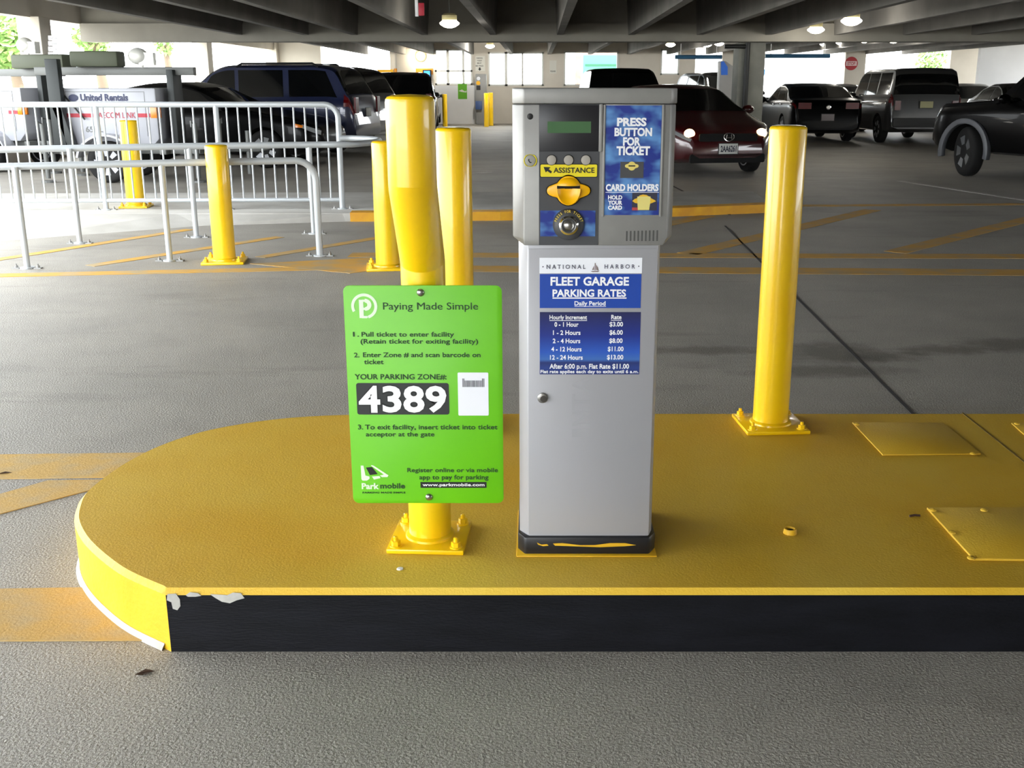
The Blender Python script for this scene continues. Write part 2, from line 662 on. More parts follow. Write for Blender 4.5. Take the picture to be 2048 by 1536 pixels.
# window frames with glass in the booth openings, bare openings elsewhere
M_frame = mat('window_frame', (222, 222, 216), 0.5)
M_pane = glass_mat('booth_glass', (0.96, 0.98, 0.98, 1))


def window(n, a, b, t, bt, mull=(), bars=(), pane=True):
    p, q = ony(a, t, YB), ony(b, bt, YB)
    f = MB()
    y0, y1 = YB - 0.02, YB + 0.12
    f.box(p.x, q.x, y0, y1, p.z - 0.06, p.z)
    f.box(p.x, q.x, y0, y1, q.z, q.z + 0.06)
    f.box(p.x, p.x + 0.06, y0, y1, q.z, p.z)
    f.box(q.x - 0.06, q.x, y0, y1, q.z, p.z)
    for mx, mw in mull:
        x = ony(mx, t, YB).x
        f.box(x - mw, x + mw, y0, y1, q.z, p.z)
    for my in bars:
        z = ony(a, my, YB).z
        f.box(p.x, q.x, y0, y1, z - 0.03, z + 0.03)
    o = struct(f.build('window_%d' % n, M_frame))
    if pane:
        struct(MB().box(p.x + 0.06, q.x - 0.06, YB + 0.06, YB + 0.065, q.z + 0.06, p.z - 0.06).build('window_pane', M_pane, o))
    return o


window(1, 869, 945, 98, 170, ((895, 0.05), (926, 0.04)), (142,))
window(2, 976, 1087, 104, 172, ((1012, 0.05), (1045, 0.03)), ())
window(3, 1128, 1236, 102, 172, (), ())
window(4, 1322, 1358, 98, 150, (), ())
struct(MB().box(ony(869, 100, 40.9).x, ony(950, 100, 40.9).x, 40.75, 41.0, 0.0, ony(900, 171, 40.9).z).build('wall_booth', M_wallwhite))
p, q = ony(1693, 90, 40.6), ony(1726, 200, 40.6)
struct(MB().box(p.x, q.x, 40.6, 41.0, 0, 3.1).build('column', M_wall, bev=0.03))
# white wall that closes the right-hand bay
p = ony(1962, 100, 36)
struct(MB().box(p.x, XR, 36.0, 36.2, 0, 3.12).build('wall_right', M_wallwhite))
struct(MB().box(XR, XR + 0.3, CEIL0, YB, -0.3, 0.8).box(XR, XR + 0.3, 13, 27, 0.5, 2.72).box(XR, XR + 0.3, CEIL0, YB, 2.7, 3.2).build('wall_side_unseen', M_wall))  # out of view; its openings are placed to control light from the right
struct(MB().box(-1.5, XR, -4.3, -4.0, -0.3, 3.2).build('wall_light_block', M_wall))  # unseen wall behind the camera, added to hold back light from there
# orange band and door line on the beige wall left of the booth
p, q = ony(788, 137, YB), ony(866, 149, YB)
struct(MB().box(p.x, q.x, YB - 0.012, YB, q.z, p.z).build('trim_4', mat('orange_band', (214, 140, 40), 0.6)))
p, q = ony(722, 139, YB), ony(787, 152, YB)
struct(MB().box(p.x, q.x, YB - 0.03, YB + 0.32, q.z - 0.02, p.z).build('trim_5', mat('yellow_sill', (238, 180, 30), 0.6)))
p, q = ony(793, 97, YB), ony(832, 150, YB)
dr = struct(MB().box(p.x, q.x, YB - 0.03, YB, 0, p.z).build('door_1', mat('beige_door', (186, 178, 164), 0.6), bev=0.005))
struct(MB().box(q.x - 0.16, q.x - 0.12, YB - 0.09, YB - 0.03, 1.0, 1.15).build('door_handle', M_steel, dr))

#=ISLAND=
# ------------------------------------------------------------------ the yellow island
corner = (-0.92, 2.425)
nose_px = [(250, 1145), (200, 1110), (165, 1075), (148, 1040), (152, 1010), (165, 985), (200, 955), (250, 922), (315, 890), (400, 862), (500, 843), (600, 832), (720, 827)]
nose = [Vector((corner[0], corner[1], 0))] + [Vector((onz(a, b, KERB).x, onz(a, b, KERB).y, 0)) for a, b in nose_px] + [Vector((-0.3, 3.92, 0))]
nose = catmull(nose, 5)
out = [(7.0, 2.425)] + [(p.x, p.y) for p in nose] + [(7.0, 3.92)]
n = len(out)
cut = 0.014
cen = Vector((1.0, 3.2))
ins = []
for i, p in enumerate(out):
    a = Vector(out[i - 1]) if i else Vector(out[i])
    b = Vector(out[(i + 1) % n]) if i < n - 1 else Vector(out[i])
    d = (b - a).normalized()
    nn = Vector((d.y, -d.x))
    if nn.dot(cen - Vector(p)) < 0:
        nn = -nn
    ins.append(Vector(p) + nn * cut)
isl = MB()
vs = [(x, y, 0) for x, y in out] + [(x, y, KERB - cut) for x, y in out] + [(p.x, p.y, KERB) for p in ins]
fs = [[2 * n + i for i in range(n)]]
ms = [0]
for i in range(n - 1):
    m = 2 if i == 0 else 1
    fs.append((i, i + 1, n + i + 1, n + i))
    ms.append(m)
    fs.append((n + i, n + i + 1, 2 * n + i + 1, 2 * n + i))
    ms.append(0 if i == 0 else 1)
fs.append((n - 1, 0, n, 2 * n - 1))
ms.append(1)
fs.append((2 * n - 1, n, 2 * n, 3 * n - 1))
ms.append(1)
for f, m in zip(fs, ms):
    isl.f.append(list(f))
    isl.m.append(m)
isl.v += [Vector(v) for v in vs]
iroot = thing('traffic_island', 'yellow painted concrete island with a rounded nose and black front kerb', 'traffic island', (1.0, 3.2, 0))
isl.build('island_body', [M_isl, M_islside, M_kerbblack], iroot, smooth=True, ang=35)
# bare concrete where the kerb paint has chipped off
ch = MB()
YF = 2.425


def blob(px, py, rx, ry, seed, k=14):
    rnd = random.Random(seed)
    return [(px + rx * cos(2 * pi * i / k) * rnd.uniform(0.55, 1.1), py + ry * sin(2 * pi * i / k) * rnd.uniform(0.6, 1.1)) for i in range(k)]


ppoly(ch, [(335, 1188), (352, 1187), (360, 1198), (361, 1212), (355, 1220), (346, 1217), (343, 1204), (334, 1200)], YF, 0.0015)
ppoly(ch, [(372, 1190), (380, 1184), (396, 1186), (403, 1191), (392, 1193), (376, 1193)], YF, 0.0015)
ppoly(ch, [(420, 1188), (455, 1190), (466, 1185), (482, 1186), (489, 1196), (474, 1200), (460, 1206), (444, 1203), (432, 1196)], YF, 0.0015)
ch.build('bare_patch', M_bare, iroot)['label'] = 'pale bare concrete where black paint chipped'
# pale broken edge where the nose meets the drive
eg = MB()
nb = [p for p in nose if p.x < -0.93 and p.y < 3.3]
rnd = random.Random(3)
for i in range(len(nb) - 1):
    a, b = nb[i], nb[i + 1]
    d = (b - a).normalized()
    o = Vector((-d.y, d.x, 0))
    if o.dot(Vector((0, 3.2, 0)) - Vector((a.x, a.y, 0)) + Vector((1, 0, 0))) > 0:
        o = -o
    h = 0.016
    k = 0.012
    eg.add([a + o * k, b + o * k, b + o * 0.001 + Vector((0, 0, h)), a + o * 0.001 + Vector((0, 0, h))], [(0, 1, 2, 3)])
eg.build('broken_edge', M_bare, iroot)['label'] = 'pale crumbled edge along the foot of the nose'
# joints in the paint
jt = MB()
for a, b in [((1925, 826), (2100, 965))]:
    p, q = onz(*a, KERB), onz(*b, KERB)
    d = (q - p).normalized()
    nn = Vector((-d.y, d.x, 0)) * 0.004
    jt.prism([(v.x, v.y) for v in (p + nn, q + nn, q - nn, p - nn)], KERB, KERB + 0.0015, 'xy')
jt.build('joint', mat('joint_yellow', (120, 96, 20), 0.8), iroot)


def cover(label, pts, lip, screws):
    P = [onz(a, b, KERB) for a, b in pts]
    c = sum(P, Vector()) / 4
    t = thing('access_cover', label, 'cover plate', (c.x, c.y, KERB))
    MB().prism([(p.x, p.y) for p in P], KERB + 0.0005, KERB + lip, 'xy').build('plate', M_isl, t, bev=0.0025)
    for a, b in screws:
        s = onz(a, b, KERB + lip)
        MB().lathe([(0.010, 0), (0.010, 0.003), (0.006, 0.006)], (s.x, s.y, KERB + lip), n=12).build('screw', M_isl, t, smooth=True)


cover('large yellow steel cover plate on the island, nearest the front kerb', [(1853, 1019), (1946, 1122), (2230, 1126), (2080, 1019)], 0.008,
      [(1866, 1021), (1968, 1021), (1904, 1066), (1942, 1117)])
cover('yellow cover plate just right of the bolted bollard', [(1704, 847), (1765, 912), (1962, 910), (1886, 848)], 0.006, [(1714, 849), (1946, 908)])
cover('yellow cover plate at the right edge behind the paint joint', [(2022, 848), (2096, 915), (2300, 915), (2200, 848)], 0.006, [(2034, 848)])
# cut-off pipe stub, a twig and a scrap
p = onz(1580, 1066, KERB)
t = thing('pipe_stub', 'short cut-off yellow pipe stub with a dark hole on the island', 'pipe stub', (p.x, p.y, KERB))
MB().lathe([(0.019, 0), (0.017, 0.014), (0.013, 0.014), (0.012, 0.004)], (p.x, p.y, KERB), n=18).build('pipe', M_islside, t, smooth=True)
MB().cyl((p.x, p.y, KERB + 0.003), (p.x, p.y, KERB + 0.0085), 0.0121).build('hole', M_dark, t)
p, q = onz(1819, 1032, KERB + 0.004), onz(1840, 1031, KERB + 0.004)
tag(MB().tube([p, (p + q) / 2 + Vector((0, 0.002, 0.001)), q], 0.0035, 6).build('twig', mat('twig_brown', (60, 36, 20), 0.8)), 'small dark twig lying left of the large cover plate', 'twig')
p = onz(800, 1138, KERB)
tag(MB().lathe([(0.009, 0), (0.008, 0.0025), (0.004, 0.003)], (p.x, p.y, KERB), n=9).build('paper_scrap', mat('paper', (225, 222, 220), 0.8)), 'tiny white scrap on the island in front of the bent bollard', 'litter')

# ------------------------------------------------------------------ bollards


def hexbolt(t, x, y, z, m, s=1.0):
    b = MB()
    b.lathe([(0.017 * s, 0), (0.017 * s, 0.003 * s)], (x, y, z), n=16)
    b.lathe([(0.0125 * s, 0.003 * s), (0.0125 * s, 0.016 * s)], (x, y, z), n=6)
    b.lathe([(0.006 * s, 0.016 * s), (0.006 * s, 0.026 * s), (0.004 * s, 0.028 * s)], (x, y, z), n=10)
    b.build('bolt', m, t)


def bollard(label, x, y, z, r, ztop, plate=None, prot=0.0, bs=1.0, path=None, boltmat=None, group=None):
    t = thing('bollard', label, 'bollard', (x, y, z), group=group)
    h = ztop - z
    mb = MB()
    if path:
        e_ = path[-1]
        mb.tube(path + [e_ + Vector((0, 0, h_)) for h_ in (0.007, 0.012, 0.016, 0.018)], [r] * len(path) + [r * 0.975, r * 0.91, r * 0.7, 0.002], 36)
    else:
        mb.lathe([(r, 0.0), (r, h * 0.5), (r, h - r * 0.22), (r * 0.97, h - r * 0.12), (r * 0.88, h - r * 0.05), (r * 0.6, h - r * 0.01), (0.002, h)], (x, y, z), n=36)
    mb.build('post', M_yel, t, smooth=True, ang=19 if path else 40)
    if plate:
        ph = plate / 2
        pl = MB()
        R = Matrix.Rotation(prot, 3, 'Z')
        cs = [R @ Vector((a * ph, b * ph, 0)) for a, b in ((-1, -1), (1, -1), (1, 1), (-1, 1))]
        pl.prism([(x + c.x, y + c.y) for c in cs], z + 0.0005, z + 0.014 * bs, 'xy')
        pl.build('base_plate', M_yel, t, bev=0.003)
        MB().lathe([(r * 1.18, 0.013 * bs), (r * 1.16, 0.020 * bs), (r * 1.0, 0.026 * bs)], (x, y, z), n=36).build('weld_collar', M_yel, t, smooth=True)
        for c in cs:
            hexbolt(t, x + c.x * 0.78, y + c.y * 0.78, z + 0.014 * bs, boltmat or M_yel, bs)
    return t


# bent one that carries the green sign
bx, by = -0.289, 2.735
zl = ony(846, 520, by).z
zu = ony(815, 375, 2.56).z
zt = ony(812, 188, 2.56).z
ctrl = [Vector((bx, by, KERB + 0.002)), Vector((bx, by, zl - 0.008)), Vector((bx, by - 0.007, zl + 0.006)), Vector((bx, 2.567, zu - 0.006)),
        Vector((bx, 2.56, zu + 0.008)), Vector((bx, 2.555, zt - 0.018))]
bollard('bent yellow bollard in front that carries the green sign', bx, by, KERB, 0.0575, zt, 0.208, radians(-3), 1.0, path=ctrl)
p = onz(1540, 851, KERB)
bollard('tall straight yellow bollard bolted to the island right of the ticket machine', p.x, p.y, KERB, 0.064, ony(1573, 250, p.y).z, 0.23, radians(4))
q = onz(917, 855, KERB)
bollard('straight yellow bollard standing half behind the green sign', q.x, p.y, KERB, 0.062, ony(903, 254, p.y).z, 0.23, 0.0)
p = onz(450, 524)
bollard('yellow bollard in front of the near handrail, leftmost with a full base in view', p.x, p.y, 0, 0.088, ony(432, 289, p.y).z, 0.33, radians(8), 1.5)
p = onz(776, 536)
bollard('yellow bollard peeking out left of the bent bollard', p.x, p.y, 0, 0.092, ony(757, 281, p.y).z, 0.33, radians(8), 1.5)
p = onz(273, 414, WZ)
bollard('yellow bollard behind the barred guard railing', p.x, p.y, WZ, 0.098, ony(258, 240, p.y).z, 0.3, radians(5), 1.5)
for a, b, tp, lab in [(890, 241, 188, 'thin yellow bollard left of the green poster on the booth'), (973, 238, 186, 'thin yellow bollard by the booth pay machine, left of a pair'), (982, 236, 185, 'thin yellow bollard by the booth pay machine, right of a pair')]:
    Y = 38.0 if a != 982 else 39.0
    X = ony(a, b, Y).x
    bollard(lab, X, Y, 0.0, 0.085, ony(a, tp, Y).z + 0.0)
# ------------------------------------------------------------------ ticket machine
M_head = mat('machine_head_grey', (150, 149, 146), 0.42, 0.35, c2=(146, 145, 142), scale=30)
M_case = mat('machine_case_silver', (172, 172, 176), 0.42, 0.25, bump=0.02, bscale=300, bdist=0.001)
M_face = mat('machine_dark_face', (66, 67, 70), 0.5)
M_display = mat('display_black', (32, 32, 36), 0.35, c2=(38, 38, 42), scale=8)
M_lcd = mat('lcd_green', (60, 98, 60), 0.3, emit=0.02, ec=(90, 170, 80))
M_btn = mat('button_grey', (168, 162, 152), 0.45)
M_ylab = mat('yellow_label', (232, 214, 20), 0.5)
M_yslot = mat('yellow_slot_plastic', (250, 186, 0), 0.32)
M_print = mat('blue_print', (18, 44, 132), 0.4, c2=(96, 150, 206), scale=17, det=2, lo=0.44, hi=0.68, stretch=(1, 1, 1.6))
M_blue = mat('sign_blue', (18, 66, 160), 0.4)
M_navy = mat('sign_night_blue', (22, 32, 92), 0.4, c2=(24, 66, 160), scale=6, det=1, lo=0.4, hi=0.6, stretch=(0.2, 1, 1.0))
M_signwhite = mat('sign_white', (236, 238, 244), 0.45)
M_ghost = mat('ghost_letter_grey', (165, 165, 169), 0.45, 0.2)
M_plinth = mat('plinth_black', (20, 21, 26), 0.4)

# night-sky print: dark at the top, bright horizon, dark skyline at the foot
_nt = M_navy.node_tree
_tc = _nt.nodes.new('ShaderNodeTexCoord')
_sx = _nt.nodes.new('ShaderNodeSeparateXYZ')
_nt.links.new(_tc.outputs['Object'], _sx.inputs[0])
_mr = _nt.nodes.new('ShaderNodeMapRange')
_nt.links.new(_sx.outputs['Z'], _mr.inputs[0])
_mr.inputs[1].default_value = ony(1180, 748, 2.64).z - KERB
_mr.inputs[2].default_value = ony(1180, 624, 2.64).z - KERB
_rp = _nt.nodes.new('ShaderNodeValToRGB')
_rp.color_ramp.elements[0].position = 0.0
_rp.color_ramp.elements[0].color = lin((24, 40, 110))
_rp.color_ramp.elements[1].position = 1.0
_rp.color_ramp.elements[1].color = lin((26, 30, 78))
for _p, _c in ((0.10, (36, 60, 130)), (0.19, (28, 44, 104)), (0.24, (58, 104, 176)), (0.36, (36, 84, 180)), (0.62, (20, 44, 130))):
    _e = _rp.color_ramp.elements.new(_p)
    _e.color = lin(_c)
_nt.links.new(_mr.outputs[0], _rp.inputs[0])
_nt.links.new(_rp.outputs[0], _nt.nodes['Principled BSDF'].inputs['Base Color'])

YH, YP = 2.625, 2.642           # front planes of head and pedestal
tm = thing('ticket_machine', 'silver and grey parking ticket machine standing on the yellow island', 'ticket machine', (0.14, 2.8, KERB))
zt_, zseam, zhb = ony(1100, 176, YH).z, ony(1100, 207.5, YH).z, ony(1100, 491, YH).z
fx0, fx1 = ony(1047, 300, YH).x, ony(1339, 300, YH).x


def shell(mb, x0, x1, cl_, cr_, y, dep, z0, z1, low=None):
    """upright box with chamfered front corners; low = narrower rectangle the bottom tapers to"""
    def sec(k=0.0):
        return [(x0 + k, y), (x1 - k, y), (x1 + cr_ - k, y + 0.035), (x1 + cr_ - k, y + dep), (x0 - cl_ + k, y + dep), (x0 - cl_ + k, y + 0.035)]
    A, B = sec(), sec()
    n_ = 6
    vs_ = [(a, b, z0) for a, b in A] + [(a, b, z1) for a, b in B]
    fs_ = [list(range(n_))[::-1], [n_ + i for i in range(n_)]] + [(i, (i + 1) % n_, n_ + (i + 1) % n_, n_ + i) for i in range(n_)]
    mb.add(vs_, fs_)


hd = MB()
A = [(fx0, YH), (fx1, YH), (fx1 + 0.0165, YH + 0.035), (fx1 + 0.0165, YH + 0.30), (fx0 - 0.027, YH + 0.30), (fx0 - 0.027, YH + 0.035)]
zw = zhb + 0.018
Bm = [(fx0 + 0.0005, YH + 0.001), (fx1 - 0.008, YH + 0.001), (fx1 - 0.006, YH + 0.035), (fx1 - 0.008, YH + 0.28), (fx0 - 0.004, YH + 0.28), (fx0 - 0.004, YH + 0.035)]
vs = [(a, b, zhb) for a, b in Bm] + [(a, b, zw) for a, b in A] + [(a, b, zseam - 0.0015) for a, b in A]
fs = [list(range(6))[::-1], [12 + i for i in range(6)]]
for q_ in (0, 6):
    fs += [(q_ + i, q_ + (i + 1) % 6, q_ + 6 + (i + 1) % 6, q_ + 6 + i) for i in range(6)]
hd.add(vs, fs)
hd.build('head', M_head, tm, bev=0.003)
cp = MB()
shell(cp, fx0, fx1 + 0.001, 0.027, 0.0175, YH - 0.002, 0.31, zseam, zt_)
cp.build('head_cap', M_head, tm, bev=0.003)
bp_ = ony(1298, 1072, YP)
bl_, br_ = ony(1055, 496, YP).x, ony(1316, 496, YP).x
pd = MB()
shell(pd, bl_, br_ - 0.001, 0.0225, 0.010, YP, 0.255, ony(1100, 1072, YP).z - 0.006, zhb + 0.004)
pd.build('pedestal', M_case, tm, bev=0.003)
# door leaf on the pedestal front, with its lock
zd0, zd1 = ony(1100, 1071, YP).z, ony(1100, 497, YP).z
dl = MB()
rrect(dl, bl_ + 0.001, br_ - 0.002, zd0, zd1, YP - 0.003, YP, 0.004)
door = dl.build('door', M_case, tm, bev=0.001)
YD = YP - 0.003
lk = MB()
c, r = pdisc(lk, 1085, 795, 10.5, YD, 0.008, 0)
lk.build('lock', M_steel, door, bev=0.002)
lk = MB()
pdisc(lk, 1087, 796, 6.5, YD, 0.0095, 0)
lk.box(c.x + 0.0005, c.x + 0.0035, YD - 0.0102, YD - 0.009, c.z - 0.007, c.z + 0.004)
lk.build('keyhole', mat('lock_dark', (92, 88, 84), 0.35, 0.8), door)
# worn vertical lettering on the door
gh = MB()
for ch_, a, b in [('A', 754, 786), ('T', 788, 820), ('N', 824, 852), ('I', 858, 874)]:
    vs_, fs_ = glyphs(ch_, 0.01)
    x0_, x1_ = ony(1144, (a + b) / 2, YD).x, ony(1180, (a + b) / 2, YD).x
    z1_, z0_ = ony(1160, a, YD).z, ony(1160, b, YD).z
    gx0, gx1 = min(v.x for v in vs_), max(v.x for v in vs_)
    gy0, gy1 = min(v.y for v in vs_), max(v.y for v in vs_)
    gh.add([(x1_ - (v.y - gy0) / (gy1 - gy0) * (x1_ - x0_), YD - 0.0003 - 0.0002 * (v.z / 0.04 + 0.5), z0_ + (v.x - gx0) / (gx1 - gx0) * (z1_ - z0_)) for v in vs_], fs_)
gh.build('worn_lettering', M_ghost, door)

# plinth with splashes of island paint
pl = MB()
px0, px1 = ony(1036, 1100, YP).x, ony(1309, 1100, YP).x
zp = ony(1100, 1074, YP - 0.012).z
shell(pl, px0 + 0.018, px1 - 0.016, 0.018, 0.018, YP - 0.014, 0.30, KERB + 0.001, zp)
plo = pl.build('plinth', M_plinth, tm, bev=0.006)
sp = MB()
YQ = YP - 0.014
ppoly(sp, [(1106, 1087), (1125, 1086), (1160, 1090), (1190, 1090), (1220, 1086), (1250, 1086), (1272, 1090), (1250, 1092), (1200, 1094), (1140, 1092), (1110, 1091)], YQ, 0.0012)
ppoly(sp, [(1074, 1085), (1083, 1089), (1094, 1088), (1097, 1091), (1086, 1092), (1076, 1089)], YQ, 0.0012)
sp.build('paint_splash', M_islside, plo)['label'] = 'yellow paint line across the black plinth'
sk = MB()
sk.prism([(px0 - 0.004, YQ - 0.012), (px1 + 0.004, YQ - 0.012), (px1 + 0.004, YQ + 0.31), (px0 - 0.004, YQ + 0.31)], KERB + 0.0004, KERB + 0.0045, 'xy')
sk.build('mortar_bed', M_islside, tm, bev=0.002)

# dark operating face
fc = MB()
prect(fc, 1078, 1198, 209, 490, YH, 0.0015)
face = fc.build('operating_face', M_face, tm)
YA = YH - 0.0015
ds = MB()
prect(ds, 1078.5, 1197, 210, 303, YA, 0.0015)
disp = ds.build('display', M_display, tm, bev=0.0008)
lc = MB()
prect(lc, 1095, 1182, 243, 266, YA - 0.0015, 0.0006)
lc.build('lcd_strip', M_lcd, disp)
rl = MB()
prect(rl, 1198, 1205, 208, 303, YH, 0.006)
rl.build('face_rail', M_head, tm, bev=0.001)
for px in (1103, 1137, 1171.5):
    b_ = MB()
    c, r = pdisc(b_, px, 320, 9.6, YA, 0.0045)
    bo = b_.build('button', M_btn, tm, bev=0.0012)
    b_ = MB()
    pdisc(b_, px, 320, 10.6, YA, 0.002)
    b_.build('button_ring', M_dark, bo)
# camera eye and call button on the grey strip at the left
b_ = MB()
pdisc(b_, 1060, 233, 6, YH, 0.002)
b_.build('camera_eye', M_black, tm, bev=0.0008)
b_ = MB()
pdisc(b_, 1060.5, 321, 11, YH, 0.0045)
cb = b_.build('call_button', mat('call_button_grey', (158, 156, 148), 0.4), tm, bev=0.001)
rg = MB()
c = ony(1060.5, 321, YH)
r = ony(1072, 321, YH).x - c.x
for t0, t1, k in ((-60, 60, 0.0022), (120, 240, 0.0022), (60, 120, 0.0009), (240, 300, 0.0009)):
    a_ = [radians(t0 + (t1 - t0) * i / 12) for i in range(13)]
    rg.prism([(c.x + (r + k) * cos(t), c.z + (r + k) * sin(t)) for t in a_] + [(c.x + r * cos(t), c.z + r * sin(t)) for t in a_[::-1]], YH - 0.004, YH)
rg.build('call_ring', M_ylab, cb)
hs = MB()
hs.tube(catmull([(c.x - 0.003, YH - 0.0055, c.z + 0.004), (c.x - 0.0042, YH - 0.0055, c.z + 0.001), (c.x - 0.001, YH - 0.0055, c.z - 0.004), (c.x + 0.003, YH - 0.0055, c.z - 0.0042)], 4), 0.0011, 6)
hs.build('handset_symbol', M_ink, cb)
# ASSISTANCE label
lb = MB()
prect(lb, 1081, 1194, 329, 353.5, YA, 0.0012, 0, 0.003)
lab = lb.build('assistance_label', M_ylab, tm)
YL = YA - 0.0012
lb = MB()
prect(lb, 1079.5, 1195.5, 327.5, 355, YA, 0.0008, 0, 0.003)
lb.build('label_border', M_ink, lab)
lb = MB()
ppoly(lb, [(1087, 334), (1101, 334.5), (1097.5, 338.5), (1104, 343), (1102, 347), (1094.5, 342), (1091.5, 345)], YL, 0.0006)
lb.build('arrow', M_ink, lab)
lb = MB()
ptext(lb, 'ASSISTANCE', 1107, 1189, 335.5, 345.5, YL)
lb.build('lettering', M_ink, lab)
# yellow ticket slot: round mouth with two ears
slot_c = ony(1137, 381, YA)
R1 = ony(1162.5, 381, YA).x - slot_c.x
RX = ony(1180.5, 381, YA).x - slot_c.x


def mouth_outline(cx, cz, R, W_, k=1.14):
    pts = []
    for t in range(28, 153, 8):
        pts.append((cx + R * cos(radians(t)), cz + k * R * sin(radians(t))))
    for q_ in range(1, 8):
        t = q_ / 8
        pts.append((cx - R * 0.9 - (W_ - R * 0.9) * sin(pi * t) ** 0.8, cz + 0.48 * R * cos(pi * t)))
    for t in range(208, 333, 8):
        pts.append((cx + R * cos(radians(t)), cz + k * R * sin(radians(t))))
    for q_ in range(1, 8):
        t = q_ / 8
        pts.append((cx + R * 0.9 + (W_ - R * 0.9) * sin(pi * t) ** 0.8, cz - 0.48 * R * cos(pi * t)))
    return pts


sb = MB()
sb.prism(mouth_outline(slot_c.x, slot_c.z, R1, RX), YA - 0.008, YA, 'xz')
sl = sb.build('ticket_slot', M_yslot, tm, bev=0.0025)
sb = MB()
sb.prism(mouth_outline(slot_c.x, slot_c.z, R1 * 1.07, RX * 1.045), YA - 0.0012, YA, 'xz')
sb.build('slot_gasket', M_dark, sl)
zs_ = ony(1137, 371.5, YA - 0.01).z
# hood above the slit, scooped tongue below it
hb = MB()
vs, fs = [], []
NU, NV = 16, 6
for j in range(NV + 1):
    for i in range(NU + 1):
        t = pi * i / NU
        k = 1 - j / NV
        xx = slot_c.x + R1 * 0.9 * cos(t) * k
        zz = zs_ + (slot_c.z + R1 * 1.02 - zs_) * sin(t) * k
        vs.append((xx, YA - 0.008 - 0.013 * (1 - k * k) ** 0.5, zz))
for j in range(NV):
    for i in range(NU):
        a_ = j * (NU + 1) + i
        fs.append((a_, a_ + 1, a_ + NU + 2, a_ + NU + 1))
b0 = len(vs)
vs += [(slot_c.x - R1 * 0.9, YA - 0.008, zs_ - 0.0002), (slot_c.x + R1 * 0.9, YA - 0.008, zs_ - 0.0002), (slot_c.x, YA - 0.021, zs_ - 0.0002)]
fs.append([NV * (NU + 1)] + [j * (NU + 1) for j in range(NV)][::-1])
fs.append([j * (NU + 1) + NU for j in range(NV)] + [NV * (NU + 1)])
hb.add(vs, fs)
hb.build('slot_hood', M_yslot, sl, smooth=True, ang=50)
sb = MB()
prect(sb, 1114, 1160, 371.5, 377.5, YA - 0.008, 0.0006)
sb.build('slit', M_dark, sl)
lip = MB()
vs, fs = [], []
zl_ = ony(1137, 377, YA - 0.008).z
for j in range(NV + 1):
    for i in range(NU + 1):
        t = pi + pi * i / NU
        k = j / NV
        vs.append((slot_c.x + R1 * 0.88 * cos(t) * k, YA - 0.0082 - 0.010 * k ** 3, zl_ + (zl_ - (slot_c.z - R1 * 1.04)) * sin(t) * k))
for j in range(NV):
    for i in range(NU):
        a_ = j * (NU + 1) + i
        fs.append((a_, a_ + 1, a_ + NU + 2, a_ + NU + 1))
lip.add(vs, fs)
t_ = [pi + pi * i / NU for i in range(NU + 1)]
rim = [Vector((slot_c.x + R1 * 0.9 * cos(t), YA - 0.017, zl_ + (zl_ - (slot_c.z - R1 * 1.05)) * sin(t))) for t in t_]
lip.tube(rim, 0.0016, 8)
lip.build('slot_tongue', M_yslot, sl, smooth=True)
# blue plate with the push button
bpz = MB()
prect(bpz, 1080.5, 1190.5, 421, 472.5, YA, 0.0012)
bpl = bpz.build('button_plate', M_print, tm)
YB_ = YA - 0.0012
hb = MB()
c = ony(1137, 449, YB_)
r = ony(1168, 449, YB_).x - c.x
hb.lathe([(r * 1.02, 0), (r * 1.0, 0.006), (r * 0.86, 0.012), (r * 0.6, 0.016)], (c.x, YB_, c.z), 'y', 36)
hub = hb.build('button_hub', M_face, tm, smooth=True)
hb = MB()
hb.lathe([(r * 0.62, 0.0), (r * 0.62, 0.019), (r * 0.5, 0.023), (r * 0.44, 0.020), (r * 0.40, 0.014)], (c.x, YB_, c.z), 'y', 32)
hb.build('chrome_ring', M_chrome, hub, smooth=True)
hb = MB()
hb.lathe([(r * 0.38, 0.0), (r * 0.38, 0.016), (r * 0.28, 0.0225), (r * 0.15, 0.0245), (0.0005, 0.025)], (c.x, YB_, c.z), 'y', 28)
hb.build('push_button', M_steel, hub, smooth=True)
tx_ = MB()
msg = 'PRESS FOR TICKET'
for i, ch_ in enumerate(msg):
    if ch_ == ' ':
        continue
    th_ = radians(162 - 144 * i / (len(msg) - 1))
    vs_, fs_ = glyphs(ch_, 0.02)
    gx = (min(v.x for v in vs_) + max(v.x for v in vs_)) / 2
    k = 0.0085
    R = r * 0.80
    for_ = []
    for v in vs_:
        lx, lz = (v.x - gx) * k * 0.8, v.y * k
        ct, st_ = cos(th_ - pi / 2), sin(th_ - pi / 2)
        rad_ = R + lz
        for_.append((c.x + lx * ct - (rad_) * st_, YB_ - 0.0128 - 0.0008 * (v.z / 0.04 + 0.5) + 0.004 * (rad_ / r - 0.8), c.z + lx * st_ + rad_ * ct))
    tx_.add(for_, fs_)
tx_.build('lettering', mat('gold_print', (214, 190, 60), 0.5), hub)
